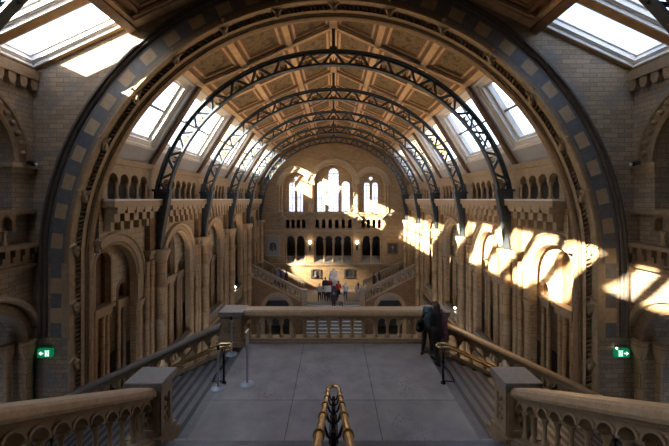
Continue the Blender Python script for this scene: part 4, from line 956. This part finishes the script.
def person(label, loc, rz, h=1.7, top=(.1, .1, .1), legs=(.03, .03, .04), hair='short', arms=('down', 'down'), lean=0., stride=.1, headpitch=0., female=False, vox=.022, hairmat=None, sleeves=True, skirt=None, hood=False, near=False, toplab=None):
    k = h / 1.75; rot = Matrix.Rotation(rz, 3, 'Z'); Lv = Vector(loc)
    W = lambda p: tuple(rot @ (Vector(p) * k) + Lv)
    ln = lambda p: Vector((p[0], p[1] + (p[2] - .92) * math.tan(lean), p[2])) if p[2] > .92 else Vector(p)
    hipw, shw = (.095, .175) if female else (.09, .2)
    J = {}
    for s in (-1, 1):
        f = stride * s; J['hip', s] = Vector((s * hipw, 0, .92)); J['kn', s] = Vector((s * (hipw + .005), f * .5 + .03, .5)); J['an', s] = Vector((s * (hipw + .01), f, .085)); J['toe', s] = Vector((s * (hipw + .03), f + .17, .035)); J['heel', s] = Vector((s * (hipw + .01), f - .05, .035))
        J['sh', s] = ln((s * shw, 0, 1.42)); m = arms[0 if s < 0 else 1]
        if m == 'down': e, wv = (s * (shw + .05), -.02, 1.13), (s * (shw + .05), .05, .88)
        elif m == 'front': e, wv = (s * (shw + .04), .06, 1.14), (s * .08, .27, 1.2)
        elif m == 'up': e, wv = (s * (shw + .04), .14, 1.2), (s * .07, .3, 1.42)
        elif m == 'rail': e, wv = (s * (shw + .06), .12, 1.15), (s * .16, .36, 1.06)
        elif m == 'out': e, wv = (s * (shw + .18), .05, 1.2), (s * (shw + .34), .15, 1.05)
        J['el', s] = ln(e); J['wr', s] = ln(wv)
    nk = ln((0, -.005, 1.47)); hc = ln((0, .02 + .10 * math.sin(headpitch), 1.62 - .05 * (1 - math.cos(headpitch)) - .06 * math.sin(headpitch)))
    RX = Matrix.Rotation(-headpitch, 3, 'X'); H = lambda p: hc + RX @ Vector(p)
    b = MB(); n = 12 if near else 8
    cp = lambda q, a, c, ra, rb: q.cap(W(a), W(c), ra * k, rb * k, n)
    el = lambda q, c, r, R=None: q.ell(W(c), [x * k for x in r], n + 2, R=(rot @ R) if R else rot)
    el(b, H((0, 0, 0)), (.076, .094, .115), RX); el(b, H((0, .045, -.06)), (.05, .05, .055), RX); el(b, H((0, .1, -.012)), (.014, .022, .022), RX); el(b, H((0, .088, -.055)), (.025, .012, .008), RX)
    for s in (-1, 1): el(b, H((s * .078, -.01, -.005)), (.012, .022, .034), RX); el(b, H((s * .032, .084, .018)), (.014, .01, .009), RX)
    cp(b, nk - Vector((0, 0, .06)), hc - Vector((0, 0, .06)), .055, .05)
    cp(b, ln((0, 0, 1.36)), ln((0, 0, 1.02)), .13, .115); cp(b, J['sh', -1] - Vector((-.04, 0, .02)), J['sh', 1] - Vector((.04, 0, .02)), .07, .07); cp(b, (-.07, 0, .94), (.07, 0, .94), .115, .115)
    for s in (-1, 1):
        cp(b, J['sh', s], J['el', s], .052, .042); cp(b, J['el', s], J['wr', s], .042, .028)
        d = (J['wr', s] - J['el', s]).normalized(); side = d.cross(Vector((0, 0, 1))).normalized() if abs(d.z) < .9 else Vector((0, 1, 0))
        pal = J['wr', s] + d * .05; cp(b, J['wr', s], pal + d * .02, .03, .034)
        up = side.cross(d)
        for i, (o_, L) in enumerate(((-.027, .065), (-.009, .078), (.009, .073), (.027, .055))):
            r0 = pal + d * .035 + side * o_; r1 = r0 + d * L * .55 - up * .006 * 1; r2 = r1 + d * L * .4 - up * .022; cp(b, r0, r1, .0095, .009); cp(b, r1, r2, .009, .008)
        t0 = J['wr', s] + d * .03 - side * .025; t1 = t0 + d * .03 - side * .03; cp(b, t0, t1, .012, .0105); cp(b, t1, t1 + d * .035 - side * .004, .0105, .009)
        cp(b, J['hip', s], J['kn', s], .082, .058); cp(b, J['kn', s], J['an', s], .055, .04); cp(b, J['heel', s], J['toe', s], .038, .032)
    o = b.build('person', SKIN, None, Lv); remesh(o, vox * (.55 if near else 1)); tag(o, label, 'person')
    def part(nm, q, m, v=1.): p = q.build(nm, m, o); remesh(p, vox * v * (.6 if near else 1)); return p
    g = .02
    q = MB(); cp(q, ln((0, 0, 1.36)), ln((0, .0, 1.0)), .13 + g, .118 + g); cp(q, J['sh', -1] - Vector((-.03, 0, .02)), J['sh', 1] - Vector((.03, 0, .02)), .07 + g, .07 + g); cp(q, (-.07, 0, .95), (.07, 0, .95), .118 + g, .118 + g); cp(q, ln((0, 0, 1.40)), ln((0, 0, 1.46)), .09, .07)
    for s in (-1, 1):
        cp(q, J['sh', s], J['el', s], .055 + g, .045 + g); cp(q, J['el', s], J['el', s].lerp(J['wr', s], .92), .045 + g, .032 + g)
    if hood: el(q, ln((0, -.09, 1.46)), (.11, .07, .09))
    jk = part('jacket', q, cloth(top))
    if toplab: jk['label'] = toplab
    q = MB()
    if skirt:
        cp(q, (0, 0, .95), (0, .0, .62), .135 + g, .2)
    cp(q, (-.06, 0, .9), (.06, 0, .9), .12 + g * .6, .12 + g * .6)
    for s in (-1, 1): cp(q, J['hip', s], J['kn', s], .085 + g * .8, .06 + g * .8); cp(q, J['kn', s], J['kn', s].lerp(J['an', s], .9), .058 + g * .8, .045 + g * .6)
    part('trousers' if not skirt else 'skirt', q, cloth(legs))
    for s in (-1, 1):
        q = MB(); cp(q, J['heel', s], J['toe', s], .045, .04); cp(q, J['an', s], J['heel', s], .042, .042); part('shoe', q, SHOE)
    if hair:
        q = MB(); el(q, H((0, -.022, .022)), (.086, .094, .112), RX)
        if hair == 'long': 
            cp(q, H((0, -.06, .0)), nk + Vector((0, -.09, -.28)), .085, .07)
            for s in (-1, 1): cp(q, H((s * .06, -.02, .0)), nk + Vector((s * .09, .0, -.2)), .045, .04)
        if hair == 'bun': el(q, H((0, -.11, .04)), (.05, .05, .05), RX)
        part('hair', q, hairmat or HAIRK)
    return o
# near couple by the bridge newel
p1 = person('person in teal jacket and black trousers, head bowed, leaning at the bridge newel', (2.60, 9.15, 0), math.radians(-50), 1.47, (.035, .085, .095), (.012, .012, .015), 'short', ('front', 'front'), .34, .12, 1.1, False, .02, near=True, hood=True, toplab='teal jacket')
p2 = person('person with long black hair, dark coat and purple scarf on the top stair step', (2.82, 8.95, -.155), math.radians(35), 1.68, (.014, .014, .018), (.012, .011, .013), 'long', ('front', 'front'), .03, .12, .25, True, .02, near=True)
PURP = plain('purple_patterned_scarf', (.24, .09, .26), .8, 0, .9, 28)
q = MB(); R2 = Matrix.Rotation(math.radians(35), 3, 'Z'); W2 = lambda p: tuple(R2 @ Vector(p) + Vector((2.82, 8.95, -.155)))
q.cap(W2((.15, .1, 1.33)), W2((.2, .12, .8)), .085, .10, 10); q.cap(W2((.17, .0, 1.34)), W2((.25, -.02, .72)), .085, .105, 10); sc_ = q.build('shawl', PURP, p2); sc_['label'] = 'purple patterned shawl'; remesh(sc_, .015)
t = thing('shoulder_bag', 'black shoulder bag hanging at the side of the person in the teal jacket', 'bag', (2.38, 9.05, .68))
q = MB(); q.cap((2.34, 9.0, .76), (2.42, 9.08, .76), .10, .10, 12); q.cap((2.35, 9.01, .92), (2.41, 9.07, .92), .085, .085, 12); q.ell((2.38, 9.04, .84), (.12, .12, .15), 12); q.build('body', BLACKI, t)
q = MB(); q.tube([(2.36, 8.99, .98), (2.42, 9.0, 1.12), (2.56, 9.06, 1.2), (2.60, 9.16, 1.18), (2.48, 9.16, 1.06), (2.40, 9.1, .97)], .014, 6); q.build('strap', BLACKI, t)

# far visitors
F = lambda px, d: (px - 333.5) * d / 330
def flight_z(x): return ZL + .16 * (1 + math.floor(max(0, abs(x) - 2.75) / .32)) if abs(x) > 2.75 else ZL
far = [
 (276.6, 30.6, 'person in pale blue top, highest of three on the shaded side flight', dict(top=(.20, .27, .36), legs=(.05, .06, .09), rz=2.0)),
 (281.2, 30.3, 'person in dark blue jacket on the shaded side flight', dict(toplab='dark blue jacket', top=(.035, .06, .20), legs=(.03, .035, .06), rz=1.8, h=1.75)),
 (286.4, 30.5, 'person dressed in black, lowest of three on the shaded side flight', dict(top=(.03, .02, .022), legs=(.02, .02, .02), rz=1.7)),
 (319.6, 29.75, 'person with pale shoulders and black backpack straps at the stair head, beside the shaded newel', dict(top=(.33, .31, .3), legs=(.02, .02, .025), rz=3.0, h=1.6)),
 (323.6, 29.9, 'person in grey-white top near the stair head, second from the shaded newel', dict(top=(.42, .40, .38), legs=(.03, .03, .035), rz=-.3, h=1.62, female=True)),
 (328.4, 29.8, 'person in white top and dark trousers just before the statue group', dict(toplab='white top', top=(.62, .60, .57), legs=(.025, .025, .03), rz=.2, h=1.6)),
 (325.3, 31.0, 'person in dark jacket standing behind the front row, shaded side of the statue', dict(top=(.03, .035, .05), legs=(.02, .02, .025), rz=.1, h=1.85, arms=('down', 'up'))),
 (329.4, 31.0, 'person in dark red coat close beside the statue on its shaded side', dict(toplab='dark red coat', top=(.23, .03, .04), legs=(.02, .02, .025), rz=-.2, h=1.82)),
 (338.6, 30.2, 'person in bright red jacket beside the statue on its sunlit side', dict(toplab='bright red jacket', top=(.52, .045, .06), legs=(.02, .02, .03), rz=-.6, h=1.72, arms=('down', 'front'))),
 (345.4, 29.9, 'person in white top with dark blue bag panel, standing apart from the red jacket', dict(top=(.60, .62, .68), legs=(.07, .09, .16), rz=2.8, h=1.66)),
 (358.2, 29.75, 'person in pale clothes standing by the sunlit newel of the central stairs', dict(top=(.46, .40, .33), legs=(.38, .33, .27), rz=.0, h=1.7, female=True)),
 (363.6, 30.9, 'small child in white bending at the foot of the sunlit side flight', dict(top=(.62, .60, .58), legs=(.04, .04, .05), rz=-1.2, h=1.25, lean=.55, arms=('front', 'front'))),
 (374.2, 30.6, 'person all in black with elbows out, climbing the sunlit side flight', dict(top=(.015, .017, .018), legs=(.015, .015, .018), rz=-1.4, h=1.78, arms=('out', 'out'))),
 (379.3, 30.7, 'person in dark top and white skirt on the sunlit side flight', dict(top=(.035, .025, .025), legs=(.62, .60, .57), rz=-1.5, h=1.64, female=True, skirt=True)),
 (333.8, 28.7, 'person in dark clothes seen low on the central steps, below the statue', dict(top=(.03, .025, .03), legs=(.02, .02, .02), rz=3.1, h=1.66)),
 (341.2, 28.7, 'person in pinkish pale top low on the central steps, below the red jacket', dict(top=(.40, .30, .27), legs=(.12, .09, .08), rz=2.9, h=1.62, female=True)),
]
BRH = plain('brown_hair', (.05, .03, .018), .6, 0, .2)
for i, (px, d, lab, kw) in enumerate(far):
    x = F(px, d); z = flight_z(x)
    if d < YF: z = ZL - .172 * math.ceil((YF - d) / .32)
    rz = kw.pop('rz'); o = person(lab, (x, d, z), rz, vox=.03, hairmat=(HAIRK, BRH)[i % 2], hair='long' if kw.get('female') else 'short', stride=.14, **kw)
    o['group'] = 'visitors on the far stairs'
# marble statue of a seated bearded man, on its pedestal
sx, sy, sz = 0.0, 31.6, ZL + 1.05
q = MB(); c = lambda a, b_, ra, rb: q.cap((sx + a[0], sy + a[1], sz + a[2]), (sx + b_[0], sy + b_[1], sz + b_[2]), ra, rb, 10)
c((0, .12, .5), (0, .1, 1.0), .24, .25); c((-.22, .1, 1.02), (.22, .1, 1.02), .13, .13); c((0, .1, 1.1), (0, .06, 1.25), .09, .09)
q.ell((sx, sy + .03, sz + 1.36), (.125, .15, .17), 12); q.ell((sx, sy - .09, sz + 1.2), (.09, .08, .15), 10); q.ell((sx, sy - .12, sz + 1.36), (.025, .04, .04), 8)
for g in (-1, 1):
    c((g * .3, .1, 1.0), (g * .36, -.02, .68), .1, .085); c((g * .36, -.02, .68), (g * .12, -.28, .64), .08, .055); q.ell((sx + g * .1, sy - .32, sz + .63), (.06, .08, .04), 8)
    c((g * .14, .1, .5), (g * .17, -.36, .52), .15, .125); c((g * .17, -.36, .5), (g * .16, -.3, .08), .12, .085); c((g * .16, -.3, .05), (g * .17, -.5, .04), .06, .05)
    c((g * .32, .3, .9), (g * .34, .3, .05), .05, .05); c((g * .34, .3, .62), (g * .36, -.2, .62), .05, .05); c((g * .36, -.2, .62), (g * .36, -.2, .05), .045, .045)
q.box(sx - .34, sx + .34, sy - .1, sy + .38, sz + .05, sz + .42); q.box(sx - .36, sx + .36, sy + .3, sy + .4, sz + .0, sz + 1.15); q.box(sx - .45, sx + .45, sy - .58, sy + .45, sz, sz + .06)
c((0, -.1, .5), (0, -.3, .3), .2, .16)
o = q.build('statue', MARBLE, None, (sx, sy, sz)); remesh(o, .028); tag(o, 'white marble statue of a seated bearded figure above the central stairs', 'statue')
t = thing('pedestal', 'dark stepped pedestal under the white marble statue', 'pedestal', (sx, sy, ZL))
q = MB(); q.box(sx - .52, sx + .52, sy - .62, sy + .5, ZL + .22, sz - .1); q.build('block', plain('blue_black_granite', (.035, .04, .06), .3), t)
q = MB(); q.box(sx - .64, sx + .64, sy - .74, sy + .62, ZL, ZL + .22); q.box(sx - .58, sx + .58, sy - .68, sy + .56, sz - .1, sz); q.build('moulding', DARKST, t)

# ------------------------------------------------------------------ light, sky, camera
w = bpy.data.worlds.new('World'); sc.world = w; w.use_nodes = True; N = w.node_tree.nodes; L = w.node_tree.links
bg = N['Background']; sky = N.new('ShaderNodeTexSky'); sky.sky_type = 'NISHITA'; sky.sun_disc = False; sky.sun_elevation = math.radians(20); sky.sun_rotation = math.radians(230); sky.air_density = 1.0; sky.dust_density = 2.5; sky.ozone_density = 1.5
mx = N.new('ShaderNodeMix'); mx.data_type = 'RGBA'; mx.inputs[0].default_value = .45; L.new(sky.outputs[0], mx.inputs[6])
tc = N.new('ShaderNodeTexCoord'); nz = N.new('ShaderNodeTexNoise'); nz.inputs['Scale'].default_value = 2.5; nz.inputs['Detail'].default_value = 4; L.new(tc.outputs['Generated'], nz.inputs['Vector'])
rp = N.new('ShaderNodeValToRGB'); rp.color_ramp.elements[0].position = .38; rp.color_ramp.elements[0].color = (.35, .55, .95, 1); rp.color_ramp.elements[1].position = .6; rp.color_ramp.elements[1].color = (1, 1, 1, 1)
L.new(nz.outputs[0], rp.inputs[0]); ml = N.new('ShaderNodeMix'); ml.data_type = 'RGBA'; ml.blend_type = 'MULTIPLY'; ml.inputs[0].default_value = 1; ml.inputs[7].default_value = (SKYW, SKYW, SKYW * 1.03, 1); L.new(rp.outputs[0], ml.inputs[6]); L.new(ml.outputs[2], mx.inputs[7])
L.new(mx.outputs[2], bg.inputs['Color']); bg.inputs['Strength'].default_value = SKY
sl = bpy.data.lights.new('Sun', 'SUN'); sl.energy = SUN; sl.color = (1, .84, .64); sl.angle = math.radians(.6)
so = bpy.data.objects.new('Sun', sl); COL.objects.link(so); so.rotation_euler = Vector(SUND).to_track_quat('-Z', 'Y').to_euler()
for (pos, tgt, pw, col, ang) in LAMPS:
    l = bpy.data.lights.new('added_spot', 'SPOT'); l.energy = pw; l.color = col; l.spot_size = math.radians(ang); l.spot_blend = .6; l.shadow_soft_size = .12
    o = bpy.data.objects.new('added_spot', l); COL.objects.link(o); o.location = pos; o.rotation_euler = (Vector(tgt) - Vector(pos)).to_track_quat('-Z', 'Y').to_euler()
cam = bpy.data.cameras.new('Camera'); cam.lens = 330 / 669 * 36; cam.sensor_width = 36; cam.sensor_fit = 'HORIZONTAL'; cam.shift_y = -24 / 669; cam.shift_x = 1 / 669; cam.clip_start = .05
co = bpy.data.objects.new('Camera', cam); COL.objects.link(co); co.location = (0, 0, E); co.rotation_euler = (PI / 2, 0, 0); sc.camera = co
sc.view_settings.view_transform = 'Standard'; sc.view_settings.look = 'None'; sc.view_settings.gamma = 1; sc.view_settings.use_curve_mapping = False; sc.view_settings.exposure = EXPO
